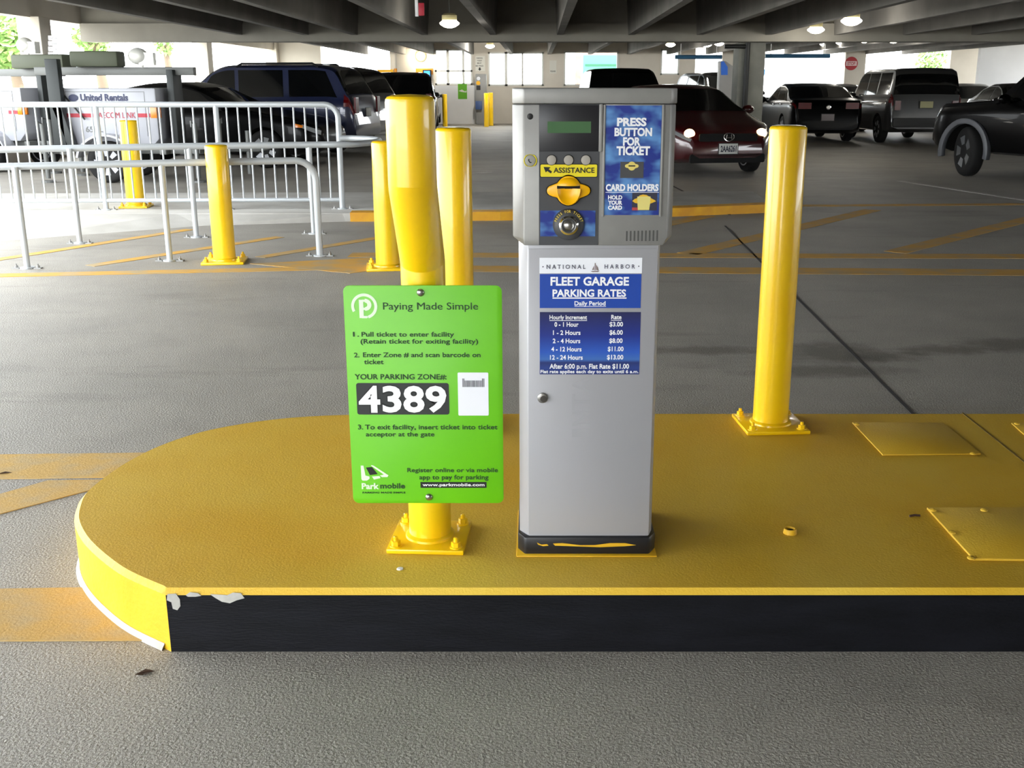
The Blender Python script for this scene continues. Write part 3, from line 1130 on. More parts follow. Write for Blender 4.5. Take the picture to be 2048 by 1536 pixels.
# blue instruction panel
ip = MB()
prect(ip, 1210, 1320.5, 211, 430, YH, 0.0012)
ipo = ip.build('instruction_panel', M_print, tm)
YI = YH - 0.0012
fr = MB()
prect(fr, 1205.5, 1209.5, 209, 433, YH, 0.004)
prect(fr, 1321.5, 1325.5, 209, 433, YH, 0.004)
prect(fr, 1209.5, 1321.5, 208.5, 211, YH, 0.002)
fr.build('panel_edge', M_head, ipo, bev=0.0007)
ip = MB()
ih = MB()
for s_, a, b, t, d in [('PRESS', 1234, 1293, 236.5, 251.5), ('BUTTON', 1229, 1304, 256.5, 271.5), ('FOR', 1246, 1281, 275.5, 290.5), ('TICKET', 1233, 1300, 293.5, 309.5), ('CARD HOLDERS', 1211.5, 1317, 369, 381.5),
                       ('HOLD', 1216, 1244.5, 391, 398.5), ('YOUR', 1216, 1244.5, 401.5, 409), ('CARD', 1216, 1244, 411.5, 419)]:
    ptext(ih if t < 320 else ip, s_, a, b, t, d, YI, bold=0.042)
prect(ip, 1211, 1318, 384, 385, YI, 0.0005)
ip.build('lettering', M_white, ipo)
ih.build('heading_lettering', M_white, ipo)
pz = MB()
prect(pz, 1240.5, 1287, 323.5, 356, YI, 0.0006)
pic = pz.build('slot_picture', M_face, ipo)
pz = MB()
cc = ony(1263.5, 332, YI)
kk = ony(1271.5, 332, YI).x - cc.x
pz.prism(mouth_outline(cc.x, cc.z, kk, kk * 1.72, 1.1), YI - 0.0011, YI - 0.0005)
prect(pz, 1257, 1270.5, 330.5, 333, YI, 0.0014, 1)
pz.build('slot_print', [mat('pale_yellow_print', (226, 206, 110), 0.5), M_ink], ipo)
pz = MB()
prect(pz, 1264, 1314, 385.5, 421, YI, 0.0006, 0)
prect(pz, 1264, 1277, 415, 420.5, YI, 0.0009, 1)
ppoly(pz, [(1264.5, 402), (1269, 398), (1275, 396), (1279, 391), (1286, 389), (1293, 390), (1300, 394), (1303, 397), (1309, 400), (1312, 402.5), (1306, 405), (1301, 407), (1277, 407), (1270, 406)], YI, 0.0009, 2)
ppoly(pz, [(1274.5, 393), (1301, 393), (1300, 408), (1298, 420), (1275.5, 420), (1275, 408)], YI, 0.0012, 3)
pz.build('card_picture', [mat('picture_navy', (44, 44, 62), 0.5), mat('print_red', (170, 60, 60), 0.5), mat('print_gold', (228, 182, 40), 0.5), mat('print_card', (222, 208, 122), 0.5)], ipo)
# loudspeaker slots
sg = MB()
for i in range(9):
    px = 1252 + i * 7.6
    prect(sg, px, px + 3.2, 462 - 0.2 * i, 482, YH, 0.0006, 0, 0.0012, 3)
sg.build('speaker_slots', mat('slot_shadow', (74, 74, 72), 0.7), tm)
# rate board
rb = MB()
prect(rb, 1079, 1284, 515.5, 546.5, YD, 0.0008, 0)
rbo = rb.build('rate_sign', M_signwhite, tm)
YR = YD - 0.0008
rb = MB()
ptext(rb, 'N A T I O N A L', 1093, 1171, 529.5, 537.5, YR, 0, 0.01)
ptext(rb, 'H A R B O R', 1209, 1270, 529, 537, YR, 0, 0.01)
pdisc(rb, 1086, 533.5, 1.4, YR, 0.0006, 0, 8)
pdisc(rb, 1277.5, 532.5, 1.4, YR, 0.0006, 0, 8)
rb.build('name_lettering', mat('slate_ink', (92, 92, 108), 0.6), rbo)
rb = MB()
ppoly(rb, [(1189.5, 526), (1191.5, 526), (1191, 541), (1189, 541)], YR, 0.0006)
ppoly(rb, [(1192, 529), (1196, 535), (1197.5, 541), (1192, 540)], YR, 0.0006)
ppoly(rb, [(1188, 531), (1188, 540), (1184, 540)], YR, 0.0006)
ppoly(rb, [(1181, 542), (1199, 541.5), (1196, 544), (1185, 544)], YR, 0.0006)
rb.build('sailboat_emblem', mat('sepia_ink', (128, 112, 108), 0.6), rbo)
rb = MB()
prect(rb, 1079.5, 1282, 548, 616, YD, 0.0008)
b1 = rb.build('title_panel', M_blue, rbo)
rb = MB()
prect(rb, 1079.5, 1280, 624, 748.5, YD, 0.0008)
b2 = rb.build('rates_panel', M_navy, rbo)
rb = MB()
ptext(rb, 'FLEET GARAGE', 1101, 1258, 554.5, 570.5, YR, 0, 0.03)
ptext(rb, 'PARKING RATES', 1105, 1252, 579.5, 593, YR, 0, 0.03)
prect(rb, 1105, 1253, 595, 597.2, YR, 0.0006)
ptext(rb, 'Daily Period', 1149, 1211, 602.5, 610.5, YR, 0, 0.02)
prect(rb, 1149, 1212, 612.2, 613.2, YR, 0.0006)
rb.build('lettering', M_white, b1)
rb = MB()
rc = MB()
ptext(rb, 'Hourly Increment', 1099, 1174, 630.5, 638.5, YR, 0, 0.02)
prect(rb, 1099, 1174, 640.5, 641.5, YR, 0.0006)
ptext(rc, 'Rate', 1222.5, 1243, 630, 638, YR, 0, 0.02)
prect(rc, 1222, 1243, 640, 641, YR, 0.0006)
for s_, a, b, cst, c0, c1, y_ in [('0 - 1 Hour', 1109, 1157, '$3.00', 1219, 1246, 644.5), ('1 - 2 Hours', 1106, 1161, '$6.00', 1219, 1245.5, 661),
                                  ('2 - 4 Hours', 1105.5, 1160.5, '$8.00', 1218.5, 1245, 677.5), ('4 - 12 Hours', 1102.5, 1163, '$11.00', 1215.5, 1247, 694), ('12 - 24 Hours', 1100, 1165.5, '$13.00', 1214, 1246.5, 710.5)]:
    ptext(rb, s_, a, b, y_, y_ + 8.5, YR, 0, 0.02)
    ptext(rc, cst, c0, c1, y_ - 0.5, y_ + 8, YR, 0, 0.02)
ptext(rb, 'After 6:00 p.m. Flat Rate $11.00', 1099, 1258, 728, 737, YR, 0, 0.02)
ptext(rb, 'Flat rate applies each day to exits until 6 a.m.', 1081, 1277, 740, 746, YR, 0, 0.02)
rb.build('lettering', M_white, b2)
rc.build('price_lettering', M_white, b2)

# ------------------------------------------------------------------ green sign
M_green = mat('sign_green', (104, 192, 6), 0.42, c2=(98, 186, 8), scale=4)
YS_ = 2.655
gs = thing('parking_sign', 'green PARKING ZONE sign with number 4389 screwed to the bent bollard', 'sign', (bx, YS_, 0.6))
mb = MB()
x0, x1 = ony(696.5, 787, YS_).x, ony(1005.5, 787, YS_).x
z1, z0 = ony(850, 570.5, YS_).z, ony(850, 1005.5, YS_).z
rrect(mb, x0, x1, z0, z1, YS_ - 0.003, YS_, 0.016, 0, 6)
mb.build('panel', M_green, gs, bev=0.0006)
YG = YS_ - 0.003
mb = MB()
ptext(mb, 'Paying Made Simple', 766, 956, 605, 619, YG, 0, 0.0)
for s_, a, b, t, d in [('1.', 706, 718, 664, 673), ('Pull ticket to enter facility', 723, 908, 664, 673), ('(Retain ticket for exiting facility)', 721, 956, 678, 687), ('2.', 708, 718.5, 705.5, 714.5), ('Enter Zone # and scan barcode on', 726, 961, 705, 714),
                       ('ticket', 728, 767, 719, 728), ('YOUR PARKING ZONE#:', 709.5, 893, 748.5, 758.5), ('3.', 716, 726, 849.5, 858.5), ('To exit facility, insert ticket into ticket', 730, 995, 849.5, 858.5), ('acceptor at the gate', 731.5, 869, 864, 872.5),
                       ('Register online or via mobile', 814.5, 996, 936, 944), ('app to pay for parking', 838.5, 977, 950, 958.5), ('PARKING MADE SIMPLE', 725, 811, 983.5, 986.5)]:
    ptext(mb, s_, a, b, t, d, YG, 0, 0.012)
ptext(mb, 'mobile', 760.5, 810, 966.5, 976.5, YG, 0, 0.02)
mb.build('lettering', mat('dark_green_ink', (24, 62, 22), 0.6), gs)
# round P emblem
mb = MB()
ec = ony(728.5, 612.5, YG)
er = ony(754.5, 612.5, YG).x - ec.x
a_ = [radians(-72 + (207 + 72) * i / 40) for i in range(41)]
ro, ri = er * 1.0, er * 0.78
mb.prism([(ec.x + ro * cos(t), ec.z + ro * sin(t)) for t in a_] + [(ec.x + ri * cos(t), ec.z + ri * sin(t)) for t in a_[::-1]], YG - 0.0007, YG)
prect(mb, 718.5, 727, 599.5, 636, YG, 0.0008)
pc_ = ony(730, 609.5, YG)
a_ = [radians(90 - 180 * i / 20) for i in range(21)]
for o_, i_ in ((er * 0.47, er * 0.18),):
    mb.prism([(pc_.x + 1.05 * o_ * cos(t), pc_.z + o_ * sin(t)) for t in a_] + [(pc_.x + i_ * cos(t), pc_.z + i_ * sin(t)) for t in a_[::-1]], YG - 0.00075, YG)
prect(mb, 724, 731, 599.2, 603.5, YG, 0.0009)
prect(mb, 724, 731, 615.3, 620, YG, 0.0009)
a_ = [radians(-88 + 20 * i / 6) for i in range(7)]
prect(mb, 722, 736, 631.5, 636.4, YG, 0.0009, 0, 0.003)
mb.build('emblem', mat('pale_mint_ink', (226, 246, 216), 0.5), gs)
# number plate on the sign
mb = MB()
prect(mb, 713.5, 898, 766, 829, YG, 0.0008, 0, 0.006)
nb_ = mb.build('number_panel', mat('panel_charcoal', (42, 45, 46), 0.5), gs)
for grow, m_, dy in ((0.062, M_ink, 0.0008), (0.03, M_white, 0.0018)):
    mb = MB()
    for s_, a, b in (('4', 717.5, 760.5), ('3', 765, 803), ('8', 806.5, 849), ('9', 851, 893)):
        k = 1.2 if m_ is M_ink else 0
        vs_, fs_ = glyphs(s_, grow)
        A_, B_ = ony(a - k, 798, YG).x, ony(b + k, 798, YG).x
        T_, D_ = ony(800, 771 - k, YG).z, ony(800, 825 + k, YG).z
        gx0, gx1 = min(v.x for v in vs_), max(v.x for v in vs_)
        gy0, gy1 = min(v.y for v in vs_), max(v.y for v in vs_)
        mb.add([(A_ + (v.x - gx0) / (gx1 - gx0) * (B_ - A_), YG - dy - 0.0004 * (v.z / 0.04 + 0.5), D_ + (v.y - gy0) / (gy1 - gy0) * (T_ - D_)) for v in vs_], fs_)
    mb.build('digits' if m_ is M_white else 'digit_outline', m_, nb_)
# pasted sample ticket (its code square is left out)
mb = MB()
prect(mb, 916, 977, 745, 831, YG, 0.0006, 0, 0.003)
tk = mb.build('ticket_sticker', M_signwhite, gs)
mb = MB()
rnd = random.Random(5)
px = 925.0
while px < 968:
    w_ = rnd.uniform(0.7, 1.7)
    prect(mb, px, px + w_, 757 + (0 if px < 928 or px > 964 else 4), 774, YG - 0.0006, 0.0004)
    px += w_ + rnd.uniform(0.5, 0.9)
mb.build('barcode', mat('bar_grey', (104, 104, 112), 0.6), tk)
mb = MB()
prect(mb, 841, 973, 964, 975.5, YG, 0.0006)
ub = mb.build('address_bar', M_ink, gs)
mb = MB()
ptext(mb, 'www.parkmobile.com', 845, 969, 966.5, 972, YG - 0.0006, 0, 0.02)
mb.build('lettering', M_white, ub)
mb = MB()
ppoly(mb, [(721.5, 931), (727, 931), (731, 951), (739, 953), (739.5, 957), (734, 961), (725, 961), (723, 958)], YG, 0.0007)
ppoly(mb, [(742, 930), (747, 931), (777, 950.5), (775, 954), (764, 954), (760, 951), (768, 949), (743, 932)], YG, 0.0007)
ppoly(mb, [(744, 953), (759, 952), (761, 956), (748, 959)], YG, 0.0007)
ptext(mb, 'Park', 723.5, 758, 966.5, 977.5, YG, 0, 0.03)
mb.build('arrow_emblem', MATS['pale_mint_ink'], gs)
mb = MB()
ppoly(mb, [(732, 935), (744, 934), (755, 948), (740, 950)], YG, 0.0009)
mb.build('emblem_window', M_ink, gs)
for px, py in ((841, 585), (858, 994)):
    c = ony(px, py, YG)
    mb = MB()
    mb.lathe([(0.0098, 0), (0.0098, 0.001), (0.0088, 0.0035), (0.005, 0.0058), (0.0005, 0.0062)], (c.x, YG, c.z), 'y', 20)
    mb.build('screw', M_steel, gs, smooth=True)

# ------------------------------------------------------------------ railings


def foot(t, x, y, z, r=0.025):
    mb = MB()
    mb.cyl((x, y, z + 0.0005), (x, y, z + 0.012), 0.055, n=20)
    mb.build('base_plate', M_galv, t)
    for dx in (-0.085, 0.085):
        b = MB()
        b.box(x + dx - 0.028, x + dx + 0.028, y - 0.022, y + 0.022, z + 0.0005, z + 0.009)
        b.lathe([(0.014, 0.009), (0.013, 0.022), (0.006, 0.024), (0.006, 0.038)], (x + dx, y, z), n=8)
        b.build('anchor_bolt', M_boltsteel, t)


# near handrail
P = [(onz(55, 537), ony(28, 329, 8.301).z), (onz(340, 522), ony(320, 316, 8.671).z), (onz(640, 512), 0.83)]
dirv = (P[2][0] - P[0][0]).normalized()
far = P[0][0] - dirv * 1.6
ztop = [p[1] - 0.0 for p in P]
nr = thing('handrail', 'near white tubular handrail in front, with its end bent down to the ground', 'handrail', (P[1][0].x, P[1][0].y, 0))
rr = 0.028
pe = P[2][0]
zz = ztop[0] - 0.02
path = [Vector((far.x, far.y, zz)), Vector((P[1][0].x, P[1][0].y, zz + 0.005))]
pb = pe - dirv * 0.16
path += [Vector((pb.x, pb.y, zz + 0.01))]
for i in range(1, 7):
    t = radians(15 * i)
    q_ = pe - dirv * 0.16 * (1 - sin(t))
    path.append(Vector((q_.x, q_.y, zz + 0.01 - 0.16 * (1 - cos(t)))))
path.append(Vector((pe.x, pe.y, 0.01)))
MB().tube(path, rr, 14).build('top_rail', M_galv, nr, smooth=True)
for p_ in (P[0][0], P[1][0]):
    MB().cyl((p_.x, p_.y, 0.01), (p_.x, p_.y, zz), 0.024, n=16).build('post', M_galv, nr, smooth=True)
for p_ in (far, P[0][0], P[1][0], pe):
    if p_ is not far:
        foot(nr, p_.x, p_.y, 0)
# far handrail with the loop at its end
P2 = [onz(160, 487), onz(393, 475), onz(628, 468)]
d2 = (P2[2] - P2[0]).normalized()
hz = 0.84
fr_ = thing('handrail', 'second white handrail further back, with a flat loop at its right end', 'handrail', (P2[1].x, P2[1].y, 0))
far2 = P2[0] - d2 * 1.8
endp = ony(712, 276, P2[2].y + 0.05)
gp = onz(685, 418, WZ)
lp = [Vector((far2.x, far2.y, hz)), Vector((P2[1].x, P2[1].y, hz)), Vector((P2[2].x + 0.1, P2[2].y + 0.02, hz)), Vector((endp.x - 0.12, endp.y, hz)), Vector((endp.x, endp.y + 0.12, hz)), Vector((endp.x + 0.12, endp.y + 0.5, hz)),
      Vector((endp.x + 0.06, gp.y - 0.35, hz)), Vector((gp.x + 0.2, gp.y - 0.06, hz)), Vector((gp.x + 0.02, gp.y - 0.035, hz))]
MB().tube([lp[0], lp[1]] + catmull(lp[2:], 5), 0.03, 14).build('top_rail', M_galv, fr_, smooth=True)
for p_ in P2:
    MB().cyl((p_.x, p_.y, 0.01), (p_.x, p_.y, hz), 0.024, n=16).build('post', M_galv, fr_, smooth=True)
    foot(fr_, p_.x, p_.y, 0)
# guard railing with bars
gpos = [onz(-40, 421, WZ), onz(213, 420, WZ), onz(447, 419, WZ), onz(685, 418, WZ)]
gd = (gpos[3] - gpos[1]).normalized()
gr = thing('guard_railing', 'tall white guard railing of upright bars along the raised walk', 'railing', (gpos[2].x, gpos[2].y, WZ))
gz = ony(500, 209, gpos[2].y).z
gl = gpos[1] - gd * 2.6
ge = gpos[3]
path = [Vector((gl.x, gl.y, gz)), Vector((gpos[1].x, gpos[1].y, gz))]
for i in range(0, 7):
    t = radians(15 * i)
    q_ = ge - gd * 0.14 * (1 - sin(t))
    path.append(Vector((q_.x, q_.y, gz - 0.14 * (1 - cos(t)))))
path.append(Vector((ge.x, ge.y, WZ + 0.01)))
MB().tube(path, 0.03, 14).build('top_rail', M_galv, gr, smooth=True)
zb_ = ony(500, 400, gpos[2].y).z
MB().tube([Vector((gl.x, gl.y, zb_)), Vector((ge.x, ge.y, zb_))], 0.022, 12).build('bottom_rail', M_galv, gr, smooth=True)
for p_ in gpos[1:3]:
    MB().cyl((p_.x, p_.y, WZ + 0.01), (p_.x, p_.y, gz), 0.028, n=14).build('post', M_galv, gr, smooth=True)
for p_ in gpos[1:]:
    foot(gr, p_.x, p_.y, WZ)
L_ = (ge - gl).length
nbar = int(L_ / 0.1165)
posd = [(p_ - gl).length for p_ in gpos[1:]]
proto = None
for i in range(1, nbar):
    s_ = L_ - i * 0.1165
    if s_ < 0.1 or min(abs(s_ - q_) for q_ in posd) < 0.04:
        continue
    q_ = gl + gd * s_
    if proto is None:
        proto = MB().cyl((q_.x, q_.y, zb_), (q_.x, q_.y, gz), 0.0095, n=8).build('bar', M_galv, gr, smooth=True)
        p0 = q_.copy()
    else:
        o_ = proto.copy()
        COL.objects.link(o_)
        o_.parent = gr
        o_.location = q_ - p0
# ------------------------------------------------------------------ vehicles
def lerp_table(T, x):
    if x >= T[0][0]:
        return T[0][1]
    for (a, u), (b, v) in zip(T, T[1:]):
        if x >= b:
            t = (a - x) / (a - b) if a != b else 0
            return u + (v - u) * t
    return T[-1][1]


class Car:
    """body lofted along +X (front) from a roof line, a belt line and a plan taper"""

    def __init__(s, L, W, top, belt, lz=0.22, tumble=0.36, cornf=0.55, cornr=0.35, tf=0.30, tr=0.16, wheel=0.32, xf=1.35, xr=-1.3, smooth=0.08):
        s.L, s.W, s.top, s.belt, s.lz, s.tumble = L, W, top, belt, lz, tumble
        s.cf, s.cr, s.tf, s.tr, s.wr, s.xf, s.xr, s.sm = cornf, cornr, tf, tr, wheel, xf, xr, smooth

    def zt(s, x):
        h = s.L / 2
        k = min(s.sm, h - abs(x))
        return sum(lerp_table(s.top, x + d * k) for d in (-1, -0.5, 0, 0.5, 1)) / 5

    def sec(s, x):
        h = s.L / 2
        W = s.W / 2
        if x > h - s.cf:
            W *= 1 - s.tf * ((x - h + s.cf) / s.cf) ** 2.6
        if x < -h + s.cr:
            W *= 1 - s.tr * ((-h + s.cr - x) / s.cr) ** 2.4
        zt = s.zt(x)
        lz = s.lz + 0.10 * max(0, (abs(x) - h + 0.5) / 0.5) ** 2
        zb = min(lerp_table(s.belt, x), zt - 0.02)
        g = zt - zb
        e = min(0.07, 0.35 * g)
        yr = W * 0.955 - s.tumble * (g - e)
        return [(0, lz), (0.8 * W, lz), (0.95 * W, lz + 0.04), (W * 0.99, lz + 0.30 * (zb - lz)), (W, lz + 0.66 * (zb - lz)), (W * 0.985, zb - 0.035), (W * 0.955, zb),
                (yr, zt - e), (yr - 0.09 * min(1, g / 0.2), zt - min(0.02, 0.12 * g)), (0.5 * yr, zt - 0.006 * min(1, g / 0.1)), (0, zt)]

    def S(s, x, k, side=1):
        P = s.sec(x)
        i = min(int(k), 9)
        t = k - i
        return Vector((x, side * (P[i][0] * (1 - t) + P[i + 1][0] * t), P[i][1] * (1 - t) + P[i + 1][1] * t))

    def pt(s, x, k, side, off):
        h = s.L / 2
        x = max(-h + 0.002, min(h - 0.002, x))
        a = s.S(min(x + 0.01, h), k, side) - s.S(max(x - 0.01, -h), k, side)
        b = s.S(x, min(k + 0.04, 10), side) - s.S(x, max(k - 0.04, 0), side)
        n = a.cross(b)
        p = s.S(x, k, side)
        if n.length < 1e-9:
            n = Vector((0, side, 0))
        n.normalize()
        if n.dot(Vector((0, p.y, (p.z - 0.6) * 1.2))) < 0:
            n = -n
        return p + n * off

    def patch(s, mb, bl, br, tr, tl, side=1, off=0.006, n=10, m=0, th=True):
        """panel on the skin; corners are (x, k) pairs: bottom-left, bottom-right, top-right, top-left"""
        vs, fs = [], []
        for layer in ((off, -0.01) if th else (off,)):
            for j in range(n + 1):
                for i in range(n + 1):
                    u, v = i / n, j / n
                    x = (bl[0] * (1 - u) + br[0] * u) * (1 - v) + (tl[0] * (1 - u) + tr[0] * u) * v
                    k = (bl[1] * (1 - u) + br[1] * u) * (1 - v) + (tl[1] * (1 - u) + tr[1] * u) * v
                    vs.append(s.pt(x, k, side, layer))
        q = n + 1
        for j in range(n):
            for i in range(n):
                a = j * q + i
                fs.append((a, a + 1, a + q + 1, a + q))
        if th:
            o = q * q
            edge = [i for i in range(q)] + [j * q + n for j in range(1, q)] + [n * q + i for i in range(n - 1, -1, -1)] + [j * q for j in range(n - 1, 0, -1)]
            for a, b in zip(edge, edge[1:] + edge[:1]):
                fs.append((a, b, b + o, a + o))
        mb.add(vs, fs, m)

    def body(s, root, paint, name='body'):
        h = s.L / 2
        xs = []
        N = 64
        for i in range(N + 1):
            t = i / N
            xs.append(h * cos(pi * t) * 0.35 + h * (1 - 2 * t) * 0.65)
        mb = MB()
        K = []
        sub = [(i + j / n) for i, n in enumerate((2, 1, 1, 2, 2, 1, 4, 2, 2, 2)) for j in range(n)] + [10]
        for x in xs:
            P = [s.S(x, k, 1) for k in sub]
            ring = P + [Vector((p.x, -p.y, p.z)) for p in P[-2:0:-1]]
            K.append(ring)
        n = len(K[0])
        vs = [p for r in K for p in r]
        fs = [[i for i in range(n)], [(len(K) - 1) * n + i for i in range(n)][::-1]]
        for a in range(len(K) - 1):
            for i in range(n):
                j = (i + 1) % n
                fs.append((a * n + i, (a + 1) * n + i, (a + 1) * n + j, a * n + j))
        mb.add(vs, fs)
        o = mb.build(name, [paint, M_dark], root, off=Vector())
        for xw in (s.xf, s.xr):
            for sd in (1, -1):
                c = MB()
                c.cyl((xw, sd * (s.W / 2 - 0.30), s.wr), (xw, sd * (s.W / 2 + 0.2), s.wr), s.wr + 0.055, n=32, m=1)
                co = c.build('cut', [M_dark, M_dark], root, off=Vector())
                md = o.modifiers.new('b', 'BOOLEAN')
                md.object = co
                md.operation = 'DIFFERENCE'
                md.solver = 'EXACT'
                dg = bpy.context.evaluated_depsgraph_get()
                me = bpy.data.meshes.new_from_object(o.evaluated_get(dg))
                o.modifiers.clear()
                o.data = me
                bpy.data.objects.remove(co)
        o.data.shade_smooth()
        o.data.set_sharp_from_angle(angle=radians(38))
        return o

    def wheel(s, root, x, sd, wid=0.21, steer=0.0, spokes=7, rim=None, proto=None):
        y = sd * (s.W / 2 - wid / 2 - 0.012)
        r = s.wr
        if proto:
            t = proto.copy()
            COL.objects.link(t)
            t.parent = root
            t.location = (x, y, r)
            t.rotation_euler = (0, 0, (0 if sd > 0 else pi) + steer)
            for ch in list(proto.children):
                c_ = ch.copy()
                COL.objects.link(c_)
                c_.parent = t
            return t
        mb = MB()
        w2 = wid / 2
        mb.lathe([(r * 0.62, w2 * 0.9), (r * 0.66, w2), (r * 0.86, w2 * 1.0), (r * 0.96, w2 * 0.82), (r, w2 * 0.5), (r, -w2 * 0.5), (r * 0.96, -w2 * 0.82), (r * 0.86, -w2), (r * 0.62, -w2 * 0.9)], (0, 0, 0), 'y', 36)
        # lathe axis 'y' points to -Y; outer face must look to +Y
        for v in mb.v:
            v.y = -v.y
        t = mb.build('wheel', M_rubber, root, smooth=True, off=Vector(), ang=50)
        t.location = (x, y, r)
        if sd < 0:
            t.rotation_euler = (0, 0, pi + steer)
        else:
            t.rotation_euler = (0, 0, steer)
        rm = MB()
        rm.lathe([(r * 0.66, -w2 * 0.98), (r * 0.64, -w2 * 1.0), (r * 0.60, -w2 * 0.9), (r * 0.57, -w2 * 0.3), (0.01, -w2 * 0.3)], (0, 0, 0), 'y', 32, 1)
        rm.lathe([(r * 0.67, w2 * -0.97), (r * 0.67, w2 * -1.03), (r * 0.60, -w2 * 1.0), (r * 0.60, -w2 * 0.6), (r * 0.66, -w2 * 0.6)], (0, 0, 0), 'y', 32, 0)
        for i in range(spokes):
            a = 2 * pi * i / spokes
            ca, sa = cos(a), sin(a)
            px_, pz_ = -sa, ca
            vs = []
            for rad_, hw, d in ((r * 0.12, r * 0.42 / spokes, 0.86), (r * 0.62, r * 1.05 / spokes, 0.98)):
                for k in (-1, 1):
                    for dd in (d, d - 0.35):
                        vs.append((ca * rad_ + px_ * hw * k, -w2 * dd, sa * rad_ + pz_ * hw * k))
            rm.add(vs, [(0, 2, 6, 4), (1, 5, 7, 3), (0, 4, 5, 1), (2, 3, 7, 6), (0, 1, 3, 2), (4, 6, 7, 5)], 0)
        rm.lathe([(r * 0.17, -w2 * 0.5), (r * 0.17, -w2 * 0.95), (r * 0.1, -w2 * 1.0), (0.004, -w2 * 1.0)], (0, 0, 0), 'y', 20, 0)
        for v in rm.v:
            v.y = -v.y
        rm.build('wheel_rim', [rim or M_rim, M_dark], t, off=Vector(), smooth=True)
        return t


def car(label, cat, c, paint, loc, heading, side_win, wind, rear, name='car', glass=None, mirror=0.75, mirror_z=None, lights=True, head=None, tail=None, steer=0.0, front=True, plates=(True, True), handles=(), spokes=7, grille=None, arch=None, rails=False, clad=None, rim=None, pillar=True):
    root = thing(name, label, cat, loc, heading, local=True)
    glass = glass or M_cargl
    c.body(root, paint)
    h = c.L / 2
    if clad:
        for sd in (1, -1):
            mb = MB()
            c.patch(mb, (h - 0.12, 2.0), (-h + 0.12, 2.0), (-h + 0.12, 3.6), (h - 0.12, 3.6), sd, 0.004, 24)
            # keep the wheel openings free
            keep = [f for f in mb.f if all(abs(mb.v[i].x - c.xf) > c.wr + 0.10 and abs(mb.v[i].x - c.xr) > c.wr + 0.10 for i in f)]
            mb.f, mb.m = keep, [0] * len(keep)
            mb.build('side_cladding', clad, root, smooth=True, off=Vector())
    for sd in (1, -1):
        for (b0, b1, t1, t0) in side_win:
            mb = MB()
            c.patch(mb, (b0, 6.12), (b1, 6.12), (t1, 6.93), (t0, 6.93), sd, 0.005)
            mb.build('side_window', glass, root, smooth=True, off=Vector())
    for nm, (b, t, kb, kt) in (('windscreen', wind), ('rear_window', rear)):
        mb = MB()
        for sd in (1, -1):
            c.patch(mb, (b, kb), (b, 10), (t, 10), (t, kt), sd, 0.006, th=False)
        mb.build(nm, glass, root, smooth=True, off=Vector())
    pr = None
    for xw, st in ((c.xf, steer), (c.xr, 0.0)):
        for sd in (1, -1):
            o = c.wheel(root, xw, sd, steer=st, spokes=spokes, proto=pr, rim=rim)
            pr = pr or o
    if arch:
        for xw in (c.xf, c.xr):
            for sd in (1, -1):
                mb = MB()
                a = [radians(-12 + 204 * i / 20) for i in range(21)]
                y0 = sd * (c.W / 2 - 0.04)
                y1 = sd * (c.W / 2 + 0.045)
                r0, r1 = c.wr + 0.045, c.wr + 0.13
                mb.prism([(xw + r1 * cos(t), c.wr + r1 * sin(t)) for t in a] + [(xw + r0 * cos(t), c.wr + r0 * sin(t)) for t in a[::-1]], min(y0, y1), max(y0, y1), 'xz')
                mb.build('wheel_flare', arch, root, off=Vector(), bev=0.012)
    if mirror:
        for sd in (1, -1):
            mz = mirror_z or lerp_table(c.belt, mirror) + 0.08
            p = c.S(mirror, 6.0, sd)
            mb = MB()
            mb.ball((mirror - 0.02, p.y + sd * 0.13, mz), 0.07, 0.11, 0.075, 14, 8)
            mb.tube([(mirror, p.y - sd * 0.01, mz - 0.06), (mirror, p.y + sd * 0.08, mz - 0.02)], 0.025, 8)
            mb.build('door_mirror', paint, root, smooth=True, off=Vector())
    for xh in handles:
        for sd in (1, -1):
            p = c.S(xh, 5.0, sd)
            mb = MB()
            mb.box(xh - 0.09, xh + 0.09, min(p.y, p.y + sd * 0.03), max(p.y, p.y + sd * 0.03), p.z - 0.035, p.z - 0.005)
            mb.build('door_handle', M_chrome if clad is None else M_black, root, off=Vector(), bev=0.006)
    if head:
        x0, x1, k0, k1, mt = head
        for sd in (1, -1):
            mb = MB()
            c.patch(mb, (x0, k0 + 0.3), (x1, k0), (x1, k1), (x0, k1), sd, 0.008, 8)
            mb.build('headlight', mt, root, smooth=True, off=Vector())
    if tail:
        x0, x1, k0, k1, y0, y1, z0, z1 = tail
        for sd in (1, -1):
            mb = MB()
            c.patch(mb, (x0, k0), (x1, k0), (x1, k1), (x0, k1), sd, 0.008, 6)
            mb.box(-h - 0.012, -h + 0.03, min(sd * y0, sd * y1), max(sd * y0, sd * y1), z0, z1)
            mb.build('tail_light', M_red, root, off=Vector())
    if rails:
        for sd in (1, -1):
            mb = MB()
            a, b = rails
            mb.tube([c.S(a, 7.4, sd) + Vector((0, 0, 0)), c.S(a - 0.12, 7.4, sd) + Vector((0, 0, 0.06)), c.S(b + 0.12, 7.4, sd) + Vector((0, 0, 0.06)), c.S(b, 7.4, sd)], 0.022, 8)
            mb.build('roof_rail', M_black, root, smooth=True, off=Vector())
    return root


